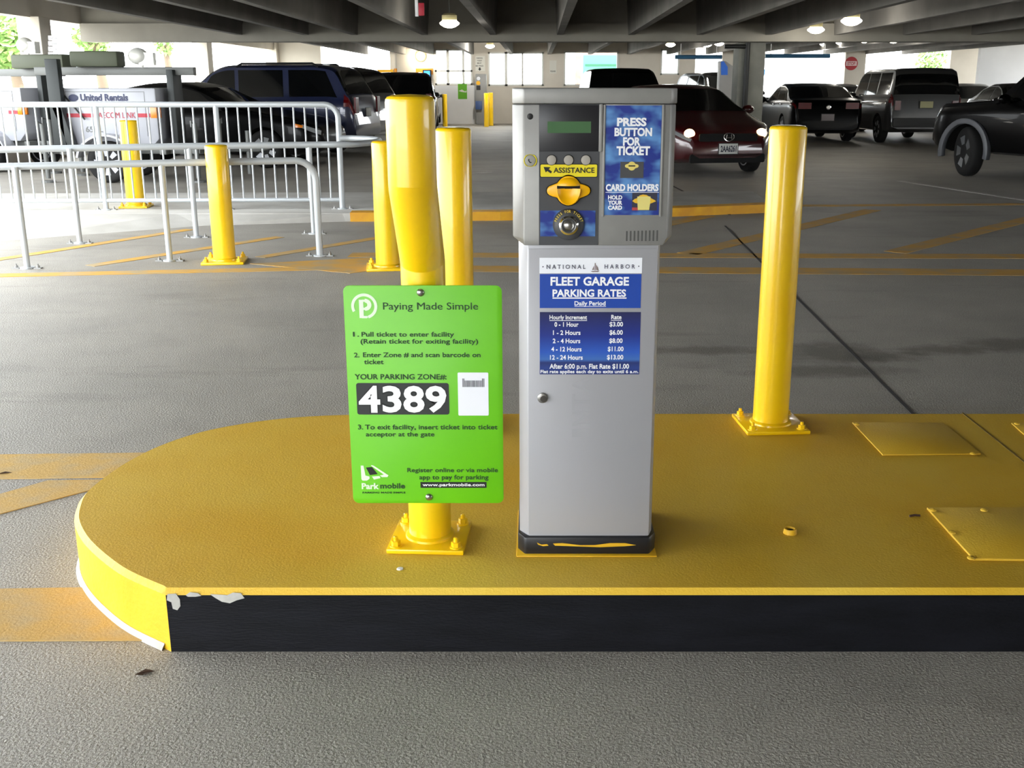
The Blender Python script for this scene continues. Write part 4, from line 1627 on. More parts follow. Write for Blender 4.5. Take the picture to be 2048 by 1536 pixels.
def plate(root, x, z, y=0.0, front=True, text_=None, m=None, wid=0.31, hgt=0.155):
    s_ = 1 if front else -1
    mb = MB()
    mb.box(min(x, x + 0.012 * s_), max(x, x + 0.012 * s_), y - wid / 2, y + wid / 2, z - hgt / 2, z + hgt / 2)
    o = mb.build('number_plate', m or M_plate, root, off=Vector(), bev=0.003)
    fr_ = MB()
    xa, xb = x - 0.006 * s_, x + 0.004 * s_
    fr_.box(min(xa, xb), max(xa, xb), y - wid / 2 - 0.012, y + wid / 2 + 0.012, z - hgt / 2 - 0.012, z + hgt / 2 + 0.012)
    fr_.build('plate_frame', M_black, o, off=Vector())
    if text_:
        mb = MB()
        text(mb, text_, -wid * 0.42, wid * 0.42, -hgt * 0.28, hgt * 0.28, 0, 0, 0.03)
        R = Matrix.Rotation(pi / 2 if front else -pi / 2, 3, 'Z')
        mb.v = [R @ v + Vector((x + 0.0125 * s_, y, z)) for v in mb.v]
        mb.build('plate_number', mat('plate_ink', (40, 40, 60), 0.6), o, off=Vector())
    return o


def paint(name, c, rough=0.22, metal=0.3):
    return mat(name, c, rough, metal, coat=1.0)


P_black = mat('black_car_paint', (4, 4, 5), 0.3, 0.0, coat=0.12, spec=0.15)
P_navy = paint('navy_car_paint', (30, 38, 70), 0.3, 0.2)
P_red = paint('dark_red_car_paint', (62, 4, 11), 0.28, 0.1)
P_grey = paint('dark_grey_car_paint', (44, 45, 46), 0.3, 0.4)
P_silver = paint('grey_car_paint', (66, 66, 65), 0.3, 0.4)
M_headon = mat('headlight_on', (255, 236, 200), 0.3, emit=9.0, ec=(255, 214, 150))

SEDAN = Car(4.7, 1.80, [(2.35, 0.55), (2.30, 0.68), (1.9, 0.83), (0.95, 0.99), (0.15, 1.37), (-0.15, 1.44), (-0.75, 1.43), (-1.2, 1.35), (-1.85, 1.07), (-2.25, 1.03), (-2.33, 0.86), (-2.35, 0.6)],
            [(2.35, 0.60), (1.9, 0.78), (1.0, 0.93), (-1.8, 0.99), (-2.35, 0.95)])
SUV = Car(4.9, 1.90, [(2.45, 0.62), (2.40, 0.84), (2.2, 1.02), (1.15, 1.14), (0.45, 1.70), (0.2, 1.78), (-1.7, 1.78), (-2.05, 1.72), (-2.36, 1.15), (-2.42, 1.0), (-2.45, 0.62)],
          [(2.45, 0.7), (2.2, 0.94), (1.1, 1.06), (-2.45, 1.10)], lz=0.30, tumble=0.26, tf=0.22, tr=0.12, wheel=0.37, xf=1.45, xr=-1.42)
BOX = Car(4.3, 1.80, [(2.15, 0.62), (2.12, 0.88), (1.95, 1.02), (1.15, 1.12), (0.75, 1.66), (0.5, 1.78), (-1.85, 1.79), (-2.0, 1.74), (-2.10, 1.15), (-2.13, 0.95), (-2.15, 0.55)],
          [(2.15, 0.7), (1.9, 0.95), (1.1, 1.05), (-2.15, 1.10)], lz=0.26, tumble=0.20, tf=0.18, tr=0.10, wheel=0.33, xf=1.32, xr=-1.28)
VAN = Car(5.0, 1.95, [(2.5, 0.6), (2.45, 0.8), (1.9, 1.02), (1.4, 1.16), (0.6, 1.66), (0.2, 1.75), (-1.9, 1.74), (-2.2, 1.66), (-2.42, 1.1), (-2.47, 0.95), (-2.5, 0.6)],
          [(2.5, 0.7), (1.6, 1.0), (-2.5, 1.08)], lz=0.24, tumble=0.24, tf=0.25, tr=0.14, wheel=0.34, xf=1.55, xr=-1.5)

sed_w = [(0.80, -0.38, -0.25, 0.22), (-0.44, -1.28, -1.0, -0.31), (-1.34, -1.62, -1.22, -1.06)]
suv_w = [(1.02, -0.02, 0.02, 0.50), (-0.10, -1.02, -0.98, -0.06), (-1.14, -2.12, -1.86, -1.10)]
box_w = [(1.05, 0.0, 0.02, 0.76), (-0.06, -0.85, -0.83, -0.04), (-0.95, -1.82, -1.78, -0.93)]


def place(c, heading, lx, ly, wx, wy):
    """where the car's own origin goes so that its local point (lx, ly) lands on world (wx, wy)"""
    ca, sa = cos(heading), sin(heading)
    return (wx - (lx * ca - ly * sa), wy - (lx * sa + ly * ca), 0)


# black sedan behind the guard railing, seen from its right side
hd_ = radians(-7)
wc = onz(533, 336)
r_ = car('black sedan parked behind the barred railing, nose pointing right', 'car', SEDAN, P_black, place(SEDAN, hd_, 1.35, -0.85, wc.x, wc.y), hd_, sed_w, (0.93, 0.2, 7.2, 7.15), (-1.78, -1.22, 7.2, 7.2),
         head=(2.02, 2.30, 4.6, 6.2, M_clear), tail=(-2.05, -2.3, 4.9, 6.0, 0.45, 0.72, 0.80, 0.95), handles=(-0.2, -1.05))
for sd in (1, -1):
    mb = MB()
    SEDAN.patch(mb, (1.90, 4.6), (2.03, 4.9), (2.05, 5.7), (1.92, 5.2), sd, 0.01, 5)
    mb.build('turn_lamp', M_orange, r_, off=Vector())
# dark blue SUV behind it
hd_ = radians(171)
wc = onz(698, 338)
c_ = SUV
r_ = car('dark blue SUV parked behind the black sedan, rear to the right', 'car', c_, P_navy, place(c_, hd_, -2.35, 0.9, -3.62, 21.5), hd_, suv_w, (1.12, 0.5, 7.15, 7.1), (-2.32, -2.06, 7.1, 7.1), name='suv',
         tail=(-2.25, -2.42, 4.6, 6.6, 0.62, 0.80, 0.85, 1.15), handles=(0.25, -0.75), rails=(0.0, -1.7))
plate(r_, -2.452, 0.86, front=False)
# charcoal hatchback just beyond, its shiny tail past the blue SUV
hd_ = radians(168)
q_ = ony(752, 230, 24.7)
r_ = car('glossy charcoal SUV squeezed in just beyond the dark blue one', 'car', SUV, P_grey, place(SUV, hd_, -2.4, 0.8, q_.x, 24.5), hd_, suv_w, (1.12, 0.5, 7.15, 7.1), (-2.32, -2.06, 7.1, 7.1), name='suv',
         tail=(-2.25, -2.42, 4.6, 6.6, 0.62, 0.80, 0.85, 1.15), handles=(0.25, -0.75))
# dark minivan seen from behind, left of the booth
hd_ = radians(97)
q_ = ony(806, 240, 31.0)
r_ = car('dark minivan seen from behind with a wide black rear window, left of the booth', 'car', VAN, P_grey, place(VAN, hd_, -2.5, 0, q_.x, 31.0), hd_, [(1.25, 0.2, 0.22, 0.62), (0.1, -0.95, -0.92, 0.13), (-1.05, -2.1, -1.95, -1.02)],
         (1.36, 0.62, 7.15, 7.1), (-2.40, -2.16, 7.02, 7.02), name='minivan', tail=(-2.3, -2.47, 5.0, 6.6, 0.66, 0.82, 0.8, 1.15))
plate(r_, -2.502, 0.75, front=False)
# small grey car tail beside the minivan
hd_ = radians(93)
q_ = ony(868, 230, 37.2)
r_ = car('grey car showing only its rounded tail between the minivan and a thin yellow bollard', 'car', SEDAN, P_silver, place(SEDAN, hd_, -2.35, -0.7, q_.x - 0.08, 37.2), hd_, sed_w, (0.93, 0.2, 7.2, 7.15), (-1.78, -1.22, 7.2, 7.2),
         tail=(-2.05, -2.3, 4.9, 6.0, 0.45, 0.72, 0.80, 0.95))
# dark red coupe with its lights on
COUPE = Car(4.45, 1.76, [(2.22, 0.50), (2.18, 0.66), (1.85, 0.78), (1.05, 0.96), (0.15, 1.34), (-0.25, 1.40), (-0.75, 1.38), (-1.3, 1.25), (-1.8, 1.03), (-2.15, 1.0), (-2.2, 0.82), (-2.22, 0.55)],
            [(2.22, 0.56), (1.85, 0.72), (1.0, 0.90), (-1.8, 0.96), (-2.22, 0.93)], lz=0.19, cornf=0.62, tf=0.34, wheel=0.31, xf=1.32, xr=-1.3)
hd_ = radians(-90 + 13)
fc_ = ony(1456, 300, 17.0)
r_ = car('dark red coupe facing the camera with glowing headlights, right of the ticket machine', 'car', COUPE, P_red, place(COUPE, hd_, 2.22, 0, fc_.x, 17.0), hd_, [(0.80, -0.62, -0.5, 0.2), (-0.70, -1.45, -1.15, -0.58)],
         (1.02, 0.2, 7.15, 7.1), (-1.75, -1.2, 7.2, 7.2), head=(1.88, 2.19, 5.0, 6.4, M_clear), handles=(-0.4,), mirror=0.72)
for sd in (1, -1):
    mb = MB()
    mb.ball((2.10, sd * 0.60, 0.655), 0.085, 0.085, 0.075, 16, 10)
    mb.build('lit_lamp', M_headon, r_, smooth=True, off=Vector())['label'] = 'headlamp glowing warm white'
    mb = MB()
    mb.prism([(2.17, 0.34), (2.19, 0.44), (2.13, 0.46), (2.10, 0.36)], min(sd * 0.50, sd * 0.62), max(sd * 0.50, sd * 0.62), 'xz')
    mb.build('fog_lamp', mat('fog_pink', (176, 150, 176), 0.2, 0.4), r_, off=Vector())
mb = MB()
rrect(mb, -0.48, 0.48, 0.54, 0.66, -0.02, 0.02, 0.03)
mb.v = [Vector((2.212 - v.y, v.x, v.z)) for v in mb.v]
gl_ = mb.build('grille', M_dark, r_, off=Vector(), bev=0.004)
mb = MB()
for a, b in (((-0.05, 0.565), (-0.035, 0.645)), ((0.05, 0.565), (0.035, 0.645)), ((-0.042, 0.6), (0.042, 0.6))):
    mb.tube([(2.24, a[0], a[1]), (2.24, b[0], b[1])], 0.009, 8)
pts = [(2.238, 0.085 * cos(t) * (1 + 0.12 * sin(t)), 0.605 + 0.06 * sin(t)) for t in [2 * pi * i / 20 for i in range(21)]]
mb.tube(pts, 0.006, 6)
mb.build('badge', M_chrome, gl_, smooth=True, off=Vector())
mb = MB()
rrect(mb, -0.62, 0.62, 0.215, 0.35, -0.02, 0.02, 0.03)
mb.v = [Vector((2.205 - v.y, v.x, v.z)) for v in mb.v]
mb.build('lower_intake', M_dark, r_, off=Vector())
plate(r_, 2.226, 0.43, text_='2AA6261', y=0.0)
# dark SUV behind the coupe, left
hd_ = radians(-88)
q_ = ony(1262, 200, 25.0)
car('dark SUV behind the red coupe, roof and mirror just above the ticket machine', 'car', SUV, P_black, place(SUV, hd_, 2.4, 0, q_.x, 24.6), hd_, suv_w, (1.12, 0.5, 7.15, 7.1), (-2.32, -2.06, 7.1, 7.1), name='suv', head=(2.1, 2.4, 4.8, 6.2, M_clear))
# dark SUV half hidden by the grey column
hd_ = radians(-80)
q_ = ony(1497, 230, 32.7)
car('dark SUV half hidden behind the grey column', 'car', SUV, P_black, place(SUV, hd_, 2.4, 0, q_.x, 32.7), hd_, suv_w, (1.12, 0.5, 7.15, 7.1), (-2.32, -2.06, 7.1, 7.1), name='suv', head=(2.1, 2.4, 4.8, 6.2, M_clear))
# black sedan from behind
hd_ = radians(90)
q_ = ony(1652, 285, 27.0)
r_ = car('black sedan seen from behind, between the tall bollard and the boxy grey SUV', 'car', SEDAN, P_black, place(SEDAN, hd_, -2.35, 0, q_.x, 27.0), hd_, sed_w, (0.93, 0.2, 7.2, 7.15), (-1.80, -1.20, 7.12, 7.12),
         tail=(-2.05, -2.3, 4.9, 6.0, 0.42, 0.74, 0.82, 0.97), handles=(-0.2, -1.05))
plate(r_, -2.352, 0.62, front=False, m=mat('plate_dim', (150, 140, 140), 0.5))
mb = MB()
mb.lathe([(0.06, 0), (0.06, 0.012), (0.04, 0.016)], (0, 0, 0), 'x', 18)
mb.v = [Vector((-2.35 - v.x, v.y, v.z + 0.86)) for v in mb.v]
mb.build('badge', M_chrome, r_, off=Vector())
# boxy grey SUV from behind
q_ = ony(1846, 285, 26.6)
r_ = car('boxy dark grey SUV seen from behind with a pale number plate', 'car', BOX, P_silver, place(BOX, hd_, -2.15, 0, q_.x, 26.6), hd_, box_w, (1.12, 0.72, 7.12, 7.1), (-2.085, -1.985, 7.02, 7.05), name='suv',
         tail=(-2.0, -2.12, 4.6, 6.2, 0.62, 0.76, 0.80, 1.02), handles=(0.1,), clad=mat('grey_cladding', (58, 58, 58), 0.6))
plate(r_, -2.152, 0.93, front=False, m=mat('plate_cream', (190, 186, 140), 0.5))
mb = MB()
rrect(mb, -0.78, 0.78, 0.40, 0.62, -0.03, 0.03, 0.05)
mb.v = [Vector((-2.16 + v.y, v.x, v.z)) for v in mb.v]
mb.build('bumper', MATS['grey_cladding'], r_, off=Vector(), bev=0.01)
# big dark SUV at the right edge with a pale wheel flare
TRK = Car(4.7, 1.86, [(2.35, 0.70), (2.32, 0.98), (2.15, 1.10), (1.05, 1.17), (0.45, 1.72), (0.15, 1.80), (-1.7, 1.80), (-2.1, 1.74), (-2.28, 1.15), (-2.32, 1.0), (-2.35, 0.6)],
          [(2.35, 0.8), (2.1, 1.03), (1.0, 1.10), (-2.35, 1.14)], lz=0.36, tumble=0.22, tf=0.16, tr=0.1, wheel=0.38, xf=1.5, xr=-1.3)
hd_ = radians(114)
wc = onz(1928, 352)
r_ = car('big dark SUV at the right edge with a grey wheel flare and front wheel turned', 'car', TRK, P_black, place(TRK, hd_, 1.5, 0.87, wc.x, wc.y), hd_, suv_w, (1.03, 0.48, 7.15, 7.1), (-2.26, -2.10, 7.1, 7.1), name='suv',
         head=(2.1, 2.3, 4.8, 6.2, M_clear), handles=(0.2,), arch=mat('flare_grey', (96, 98, 102), 0.4), steer=radians(-22), spokes=5)
# cars deeper in, between the boxy SUV and the white wall
hd_ = radians(-92)
q_ = ony(1944, 200, 33.0)
car('grey sedan far back between the boxy SUV and the white wall', 'car', SEDAN, P_silver, place(SEDAN, hd_, 2.3, 0, q_.x, 31.5), hd_, sed_w, (0.93, 0.2, 7.2, 7.15), (-1.78, -1.22, 7.2, 7.2), head=(2.02, 2.30, 4.6, 6.2, M_clear))
q_ = ony(2010, 200, 28.0)
car('dark sedan just behind the big dark SUV at the right edge', 'car', SEDAN, P_grey, place(SEDAN, radians(-95), 2.3, 0, q_.x + 0.3, 25.5), radians(-95), sed_w, (0.93, 0.2, 7.2, 7.15), (-1.78, -1.22, 7.2, 7.2), head=(2.02, 2.30, 4.6, 6.2, M_clear))
q_ = ony(1688, 180, 34.0)
car('dark car far back with its roof showing left of the boxy grey SUV', 'car', SEDAN, P_grey, place(SEDAN, radians(90), -2.3, 0, q_.x, 33.5), radians(90), sed_w, (0.93, 0.2, 7.2, 7.15), (-1.78, -1.22, 7.2, 7.2))
# ------------------------------------------------------------------ rental light-tower trailers
M_cab = mat('trailer_white', (176, 178, 186), 0.4, coat=0.2)
M_cabred = mat('trailer_red_stripe', (176, 32, 52), 0.5)
M_mast = mat('mast_grey', (108, 110, 108), 0.5, 0.3)
M_hood = mat('lamp_hood_olive', (70, 76, 58), 0.6)


def tower(label, loc, rz, wid, hood=(0.08, 0.78), words=True, mshift=0.2):
    t = thing('light_tower_trailer', label, 'trailer', loc, rz, local=True)
    W = wid / 2
    # cabinet
    mb = MB()
    mb.prism([(-W, 0.62), (-W + 0.16, 0.50), (W - 0.12, 0.50), (W, 0.62), (W, 1.34), (-W, 1.34)], -0.55, 0.55, 'xz')
    cab = mb.build('cabinet', M_cab, t, off=Vector(), bev=0.02)
    mb = MB()
    mb.box(-W + 0.02, -W + wid * 0.36, -0.556, -0.54, 0.93, 0.985)
    mb.box(W - wid * 0.22, W - 0.1, -0.556, -0.54, 0.93, 0.985)
    mb.build('red_stripe', M_cabred, cab, off=Vector())
    mb = MB()
    mb.box(-W + 0.05, W - 0.16, -0.556, -0.545, 1.285, 1.292)
    mb.box(-W + 0.05, -W + 0.055, -0.556, -0.545, 0.66, 1.29)
    mb.box(W - 0.165, W - 0.16, -0.556, -0.545, 0.66, 1.29)
    mb.build('door_seam', M_mast, cab, off=Vector())
    if words:
        mb = MB()
        text(mb, 'United Rentals', -W + 0.27, W - 0.40, 1.165, 1.255, -0.556, 0, 0.03)
        mb.ball((-W + 0.17, -0.556, 1.205), 0.07, 0.004, 0.05, 16, 8)
        mb.build('lettering', mat('rental_navy', (36, 44, 84), 0.5), cab, off=Vector())
        mb = MB()
        text(mb, 'AECOM LINK', -W + wid * 0.37, W - wid * 0.23, 0.92, 1.0, -0.556, 0, 0.0)
        mb.build('stripe_lettering', M_cabred, cab, off=Vector())
        mb = MB()
        text(mb, '65KL', -W + 0.3, -W + 0.55, 0.72, 0.80, -0.556, 0, 0.01)
        mb.build('fleet_number', M_mast, cab, off=Vector())
    mb = MB()
    mb.box(W - 0.06, W + 0.035, -0.5, -0.46, 0.92, 1.08)
    mb.box(W - 0.09, W - 0.0, -0.565, -0.55, 0.92, 1.08)
    mb.build('marker_lamp', M_orange, cab, off=Vector(), bev=0.004)
    # chassis, wheels, jacks
    mb = MB()
    mb.box(-W - 0.5, W + 0.9, -0.40, -0.30, 0.40, 0.50)
    mb.box(-W - 0.5, W + 0.9, 0.30, 0.40, 0.40, 0.50)
    mb.box(-W - 0.1, -W, -0.6, 0.6, 0.40, 0.5)
    mb.box(W, W + 0.1, -0.6, 0.6, 0.40, 0.5)
    mb.build('chassis', M_mast, t, off=Vector(), bev=0.008)
    cw = Car(3, 1.5, [(1, 1), (-1, 1)], [(1, 1), (-1, 1)], wheel=0.30)
    pr = None
    for sd in (-1, 1):
        o = cw.wheel(t, -0.05, sd, 0.18, spokes=8, rim=M_cab, proto=pr)
        pr = pr or o
        mb = MB()
        a = [radians(10 + 160 * i / 14) for i in range(15)]
        mb.prism([(-0.05 + 0.40 * cos(q) * 1.1, 0.30 + 0.40 * sin(q)) for q in a] + [(-0.05 + 0.37 * cos(q) * 1.1, 0.30 + 0.37 * sin(q)) for q in a[::-1]], sd * 0.78 if sd < 0 else 0.52, -0.52 if sd < 0 else 0.78, 'xz')
        mb.build('mudguard', M_cab, t, off=Vector())
    for xx in (-W - 0.3, W + 0.55):
        for sd in (-1, 1):
            mb = MB()
            mb.cyl((xx, sd * 0.62, 0.06), (xx, sd * 0.62, 0.85), 0.035, n=12)
            mb.cyl((xx, sd * 0.62, 0.0), (xx, sd * 0.62, 0.03), 0.10, n=14)
            mb.box(xx - 0.05, xx + 0.05, min(sd * 0.35, sd * 0.62), max(sd * 0.35, sd * 0.62), 0.42, 0.48)
            mb.tube([(xx, sd * 0.62, 0.84), (xx, sd * 0.78, 0.88), (xx, sd * 0.78, 0.80)], 0.012, 6)
            mb.build('jack', M_mast, t, off=Vector())
    # folded mast lying across, end posts, lamp hoods and round lamps
    mb = MB()
    mb.box(-W - 0.55, W + 0.45, -0.12, 0.02, 1.52, 1.64)
    mb.build('mast', M_mast, t, off=Vector(), bev=0.01)
    mb = MB()
    mb.box(-W - 0.32 + mshift, -W - 0.14 + mshift, -0.72, -0.58, 0.45, 1.74)
    mb.prism([(-W - 0.30 + mshift, 1.1), (-W - 0.1 + mshift, 0.45), (-W + mshift, 0.45), (-W - 0.16 + mshift, 1.1)], -0.72, -0.60, 'xz')
    mb.build('mast_post', mat('post_dark', (50, 54, 54), 0.5, 0.3), t, off=Vector(), bev=0.01)
    mb = MB()
    mb.box(W + 0.08, W + 0.18, -0.25, 0.15, 0.45, 1.6)
    mb.build('mast_rest', MATS['post_dark'], t, off=Vector(), bev=0.008)
    mb = MB()
    mb.box(-W + hood[0], -W + hood[1], -0.34, 0.0, 1.64, 1.86)
    mb.build('lamp_hood', M_hood, t, off=Vector(), bev=0.03)
    for xx in ((W - 0.32,) if words else (-W + hood[0] + 0.2,)):
        base = 1.64 if words else 1.86
        mb = MB()
        mb.ball((xx, -0.2, base + 0.15), 0.15, 0.10, 0.12, 16, 10)
        mb.box(xx + 0.02, xx + 0.24, -0.26, -0.14, base + 0.02, base + 0.20)
        mb.cyl((xx + 0.05, -0.2, base - 0.01), (xx + 0.05, -0.2, base + 0.1), 0.02, n=8)
        mb.build('floodlight', mat('flood_white', (206, 206, 200), 0.4, 0.2), t, off=Vector(), smooth=True)
    mb = MB()
    mb.tube([(-W - 0.2, -0.3, 1.55), (-W + 0.0, -0.58, 1.3), (-W + 0.32, -0.6, 0.9)], 0.014, 6)
    mb.build('cable', M_black, t, off=Vector())
    mb = MB()
    mb.tube([(W + 0.5, -0.05, 0.45), (W + 1.3, 0.0, 0.45), (W + 1.45, 0.0, 0.48)], 0.045, 8)
    mb.ball((W + 1.47, 0, 0.5), 0.06)
    mb.cyl((W + 1.15, 0.0, 0.08), (W + 1.15, 0.0, 0.72), 0.035, n=10)
    mb.build('drawbar', M_mast, t, off=Vector(), smooth=True)
    return t


q_ = ony(256, 300, 16.6)
tower('white rental light-tower trailer with red stripe lettering, behind the thin bars', (q_.x, 16.6, 0), 0.0, 1.36)
q_ = ony(52, 300, 17.2)
tower('second white light-tower trailer with red stripe, at the left edge', (q_.x - 0.75, 18.6, 0), radians(-16), 1.25, words=False, hood=(0.95, 1.95), mshift=0.0)

# ------------------------------------------------------------------ lamps


def ceiling_lamp(label, px, py, wpx, Y, watts=28.0, top=3.11):
    c = ony(px, py, Y)
    r = abs(ony(px + wpx / 2, py, Y).x - c.x)
    zc = c.z
    t = thing('ceiling_lamp', label, 'lamp', (c.x, Y, zc))
    k = r / 0.18
    MB().lathe([(0.012, 0.14 * k), (0.012, top - zc)], (c.x, Y, zc), n=10).build('stem', M_mast, t)
    MB().lathe([(0.10 * k, 0.03 * k), (0.135 * k, 0.05 * k), (0.135 * k, 0.13 * k), (0.10 * k, 0.16 * k), (0.03 * k, 0.17 * k)], (c.x, Y, zc), n=24).build('housing', M_lamphouse, t, smooth=True)
    MB().lathe([(0.13 * k, 0.04 * k), (0.18 * k, 0.0), (0.17 * k, -0.025 * k), (0.10 * k, -0.07 * k), (0.04 * k, -0.085 * k), (0.002, -0.087 * k)], (c.x, Y, zc), n=28).build('glowing_diffuser', M_lamp, t, smooth=True)
    ld = bpy.data.lights.new('lamp_light', 'POINT')
    ld.energy = watts
    ld.color = (1.0, 0.96, 0.88)
    ld.shadow_soft_size = 0.12
    lo = bpy.data.objects.new('lamp_light', ld)
    COL.objects.link(lo)
    lo.parent = t
    lo.location = (0, 0, -0.25 * k)


for a in [('round lit ceiling lamp hanging above the bent bollard', 899, 46, 40, 19.0), ('lit ceiling lamp on the right, nearer and larger of the front pair', 1703, 41, 42, 19.5), ('lit ceiling lamp on the right, left of the larger one', 1632, 59, 34, 22.6),
          ('far lit lamp in front of the booth, right of the pay machine', 980, 92, 19, 37.0, 220.0), ('far lit lamp above the red coupe roof, alone at left', 1341, 89, 20, 33.0), ('far lit lamp, lowest of the three-lamp cluster left of the grey column', 1393, 92, 18, 37.5),
          ('far lit lamp, middle of the three-lamp cluster left of the grey column', 1413, 89, 22, 34.5), ('far lit lamp nearest the grey column', 1438, 87, 20, 33.5), ('far lit lamp over the bright opening, leftmost right of the grey column', 1649, 88, 19, 35.5),
          ('far lit lamp just left of the column with the round red sign', 1682, 85, 20, 33.5), ('far lit lamp just right of the column with the round red sign', 1729, 80, 24, 30.0), ('far lit lamp above the boxy grey SUV', 1787, 81, 22, 31.0)]:
    ceiling_lamp(*a)
# conduit that joins the two near lamps on the right
p, q = ony(1706, 27, 19.6), ony(1575, 61, 24.0)
tag(MB().tube([Vector((p.x, 19.6, 2.60)), Vector((q.x, 23.3, 2.56))], 0.02, 8).build('conduit', M_lamphouse, smooth=True), 'pale conduit running along the ceiling to the right-hand lamps', 'conduit')
# round wall lamp by the booth
c = ony(841, 112, YB - 0.1)
t = thing('wall_lamp', 'round glowing wall lamp above the orange band', 'lamp', (c.x, YB, c.z))
MB().lathe([(0.20, 0.0), (0.20, 0.05), (0.17, 0.07)], (c.x, YB, c.z), 'y', 24).build('backplate', M_lamphouse, t, smooth=True)
MB().lathe([(0.165, 0.05), (0.15, 0.12), (0.09, 0.17), (0.004, 0.19)], (c.x, YB, c.z), 'y', 24).build('globe', mat('warm_globe', (255, 240, 205), 0.4, emit=5.0, ec=(255, 226, 170)), t, smooth=True)
ld = bpy.data.lights.new('wall_light', 'POINT')
ld.energy = 60.0
ld.color = (1.0, 0.9, 0.74)
ld.shadow_soft_size = 0.1
lo = bpy.data.objects.new('wall_light', ld)
COL.objects.link(lo)
lo.parent = t
lo.location = (0, -0.35, 0)
# hanging red and white marker near the top edge
c = ony(836, 33, 15.0)
t = thing('hanging_marker', 'red and white clearance marker hanging at the top of the picture', 'marker', (c.x, 15.0, c.z))
z1 = 3.1
MB().box(c.x - 0.035, c.x + 0.008, 14.98, 15.01, c.z, z1).build('white_strip', M_white, t, bev=0.004)
d = ony(849, 31, 15.0)
MB().box(c.x + 0.012, d.x, 14.98, 15.01, c.z + 0.01, c.z + 0.17).build('red_block', mat('marker_red', (186, 40, 60), 0.5), t, bev=0.004)

# ------------------------------------------------------------------ signs and fittings at the back
# do-not-enter disc on the column
c = ony(1703, 127, 40.56)
r = ony(1716, 127, 40.56).x - c.x
t = thing('traffic_sign', 'round red no-entry sign on the far column', 'sign', (c.x, 40.58, c.z))
MB().lathe([(r, 0), (r, 0.012)], (c.x, 40.598, c.z), 'y', 32).build('disc', mat('sign_red', (176, 52, 60), 0.5), t)
mb = MB()
mb.box(c.x - r * 0.84, c.x + r * 0.84, 40.574, 40.587, c.z - r * 0.34, c.z + r * 0.34)
bo = mb.build('white_bar', mat('sign_bar', (226, 200, 200), 0.5), t)
mb = MB()
text(mb, 'STOP', c.x - r * 0.6, c.x + r * 0.6, c.z - r * 0.22, c.z + r * 0.22, 40.573, 0, 0.02)
mb.build('lettering', MATS['sign_red'], bo)
# notices
M_notice = mat('notice_paper', (224, 222, 212), 0.6)


def notice(label, px0, px1, py0, py1, Y, lines, m=M_notice):
    mb = MB()
    prect(mb, px0, px1, py0, py1, Y, 0.01)
    c = ony((px0 + px1) / 2, (py0 + py1) / 2, Y)
    t = thing('notice', label, 'sign', (c.x, Y, c.z))
    b = mb.build('board', m, t)
    mb = MB()
    for s_, a, b_, u, d in lines:
        ptext(mb, s_, a, b_, u, d, Y - 0.01)
    if lines:
        mb.build('lettering', M_ink, t)
    return t


mb = MB()
notice('white notice with four lines and an arrow above the pay machine', 951, 970, 112, 142, YB, [('PARKING', 953, 965, 115, 117.5), ('TICKET', 954, 964, 120, 122.5), ('MUST', 954.5, 963, 125, 127.5), ('BE PAID', 951.5, 967, 130.5, 133)])
mb = MB()
ppoly(mb, [(958, 135), (961, 135), (961, 138), (963, 138), (959.5, 141.5), (956, 138), (958, 138)], YB - 0.01, 0.004)
mb.build('arrow', M_ink, bpy.data.objects['notice'])
notice('pale notice on the wall between two bright windows', 1099, 1113, 121, 147, YB, [('PLEASE', 1101, 1111, 141, 144)])
# column plates on the left column
cx_ = XL + 0.16
for i, (s_, py) in enumerate([('Red Line', 76), ('Franklin', 87), ('Truck', 98), ('Vehicles', 109), ('Waiting', 119.5)]):
    Yc = 21.24
    mb = MB()
    prect(mb, 97, 117, py - 4.5, py + 4.5, Yc, 0.01)
    c = ony(107, py, Yc)
    t = thing('column_plate', 'small white plate on the left column, %s' % ['topmost of five', 'second of five from the top', 'middle one of five', 'fourth of five from the top', 'lowest of five'][i], 'sign', (c.x, Yc, c.z))
    b = mb.build('board', M_signwhite, t)
    mb = MB()
    ptext(mb, s_, 100, 114, py - 2.2, py + 2.2, Yc - 0.01)
    mb.build('lettering', mat('grey_ink', (110, 110, 105), 0.6), t)
# green poster on the booth
Yb = 40.75
mb = MB()
prect(mb, 916, 934, 168, 198, Yb, 0.01)
c = ony(925, 183, Yb)
t = thing('poster', 'green poster on the white booth wall', 'poster', (c.x, Yb, c.z))
mb.build('board', mat('poster_green', (98, 176, 24), 0.5), t)
mb = MB()
ppoly(mb, [(917, 182), (924, 179), (930, 183), (933, 181), (933, 185), (924, 184)], Yb - 0.01, 0.003)
mb.build('print', M_notice, t)
# pay machine and the blue box below it
c = ony(961, 190, 40.3)
t = thing('pay_machine', 'narrow grey pay machine standing right of the booth', 'pay machine', (c.x, 40.4, 0))
p, q = ony(951, 148, 40.3), ony(973, 230, 40.3)
MB().box(p.x, q.x, 40.3, 40.75, 0.0, p.z).build('housing', mat('pay_grey', (150, 150, 148), 0.5), t, bev=0.02)
mb = MB()
pdisc(mb, 957, 157, 3.6, 40.3, 0.02)
mb.build('dial', M_signwhite, t)
mb = MB()
pdisc(mb, 956.5, 166, 4, 40.3, 0.02)
mb.build('slot_mouth', M_yslot, t)
mb = MB()
prect(mb, 953, 961, 171, 180, 40.3, 0.04)
mb.build('ticket_tray', M_black, t)
p, q = ony(951, 202, 40.2), ony(964, 219, 40.2)
tag(MB().box(p.x, q.x, 40.12, 40.298, q.z, p.z).build('leaflet_box', mat('box_blue', (70, 96, 150), 0.5), bev=0.01), 'small blue box fixed to the foot of the pay machine', 'box')
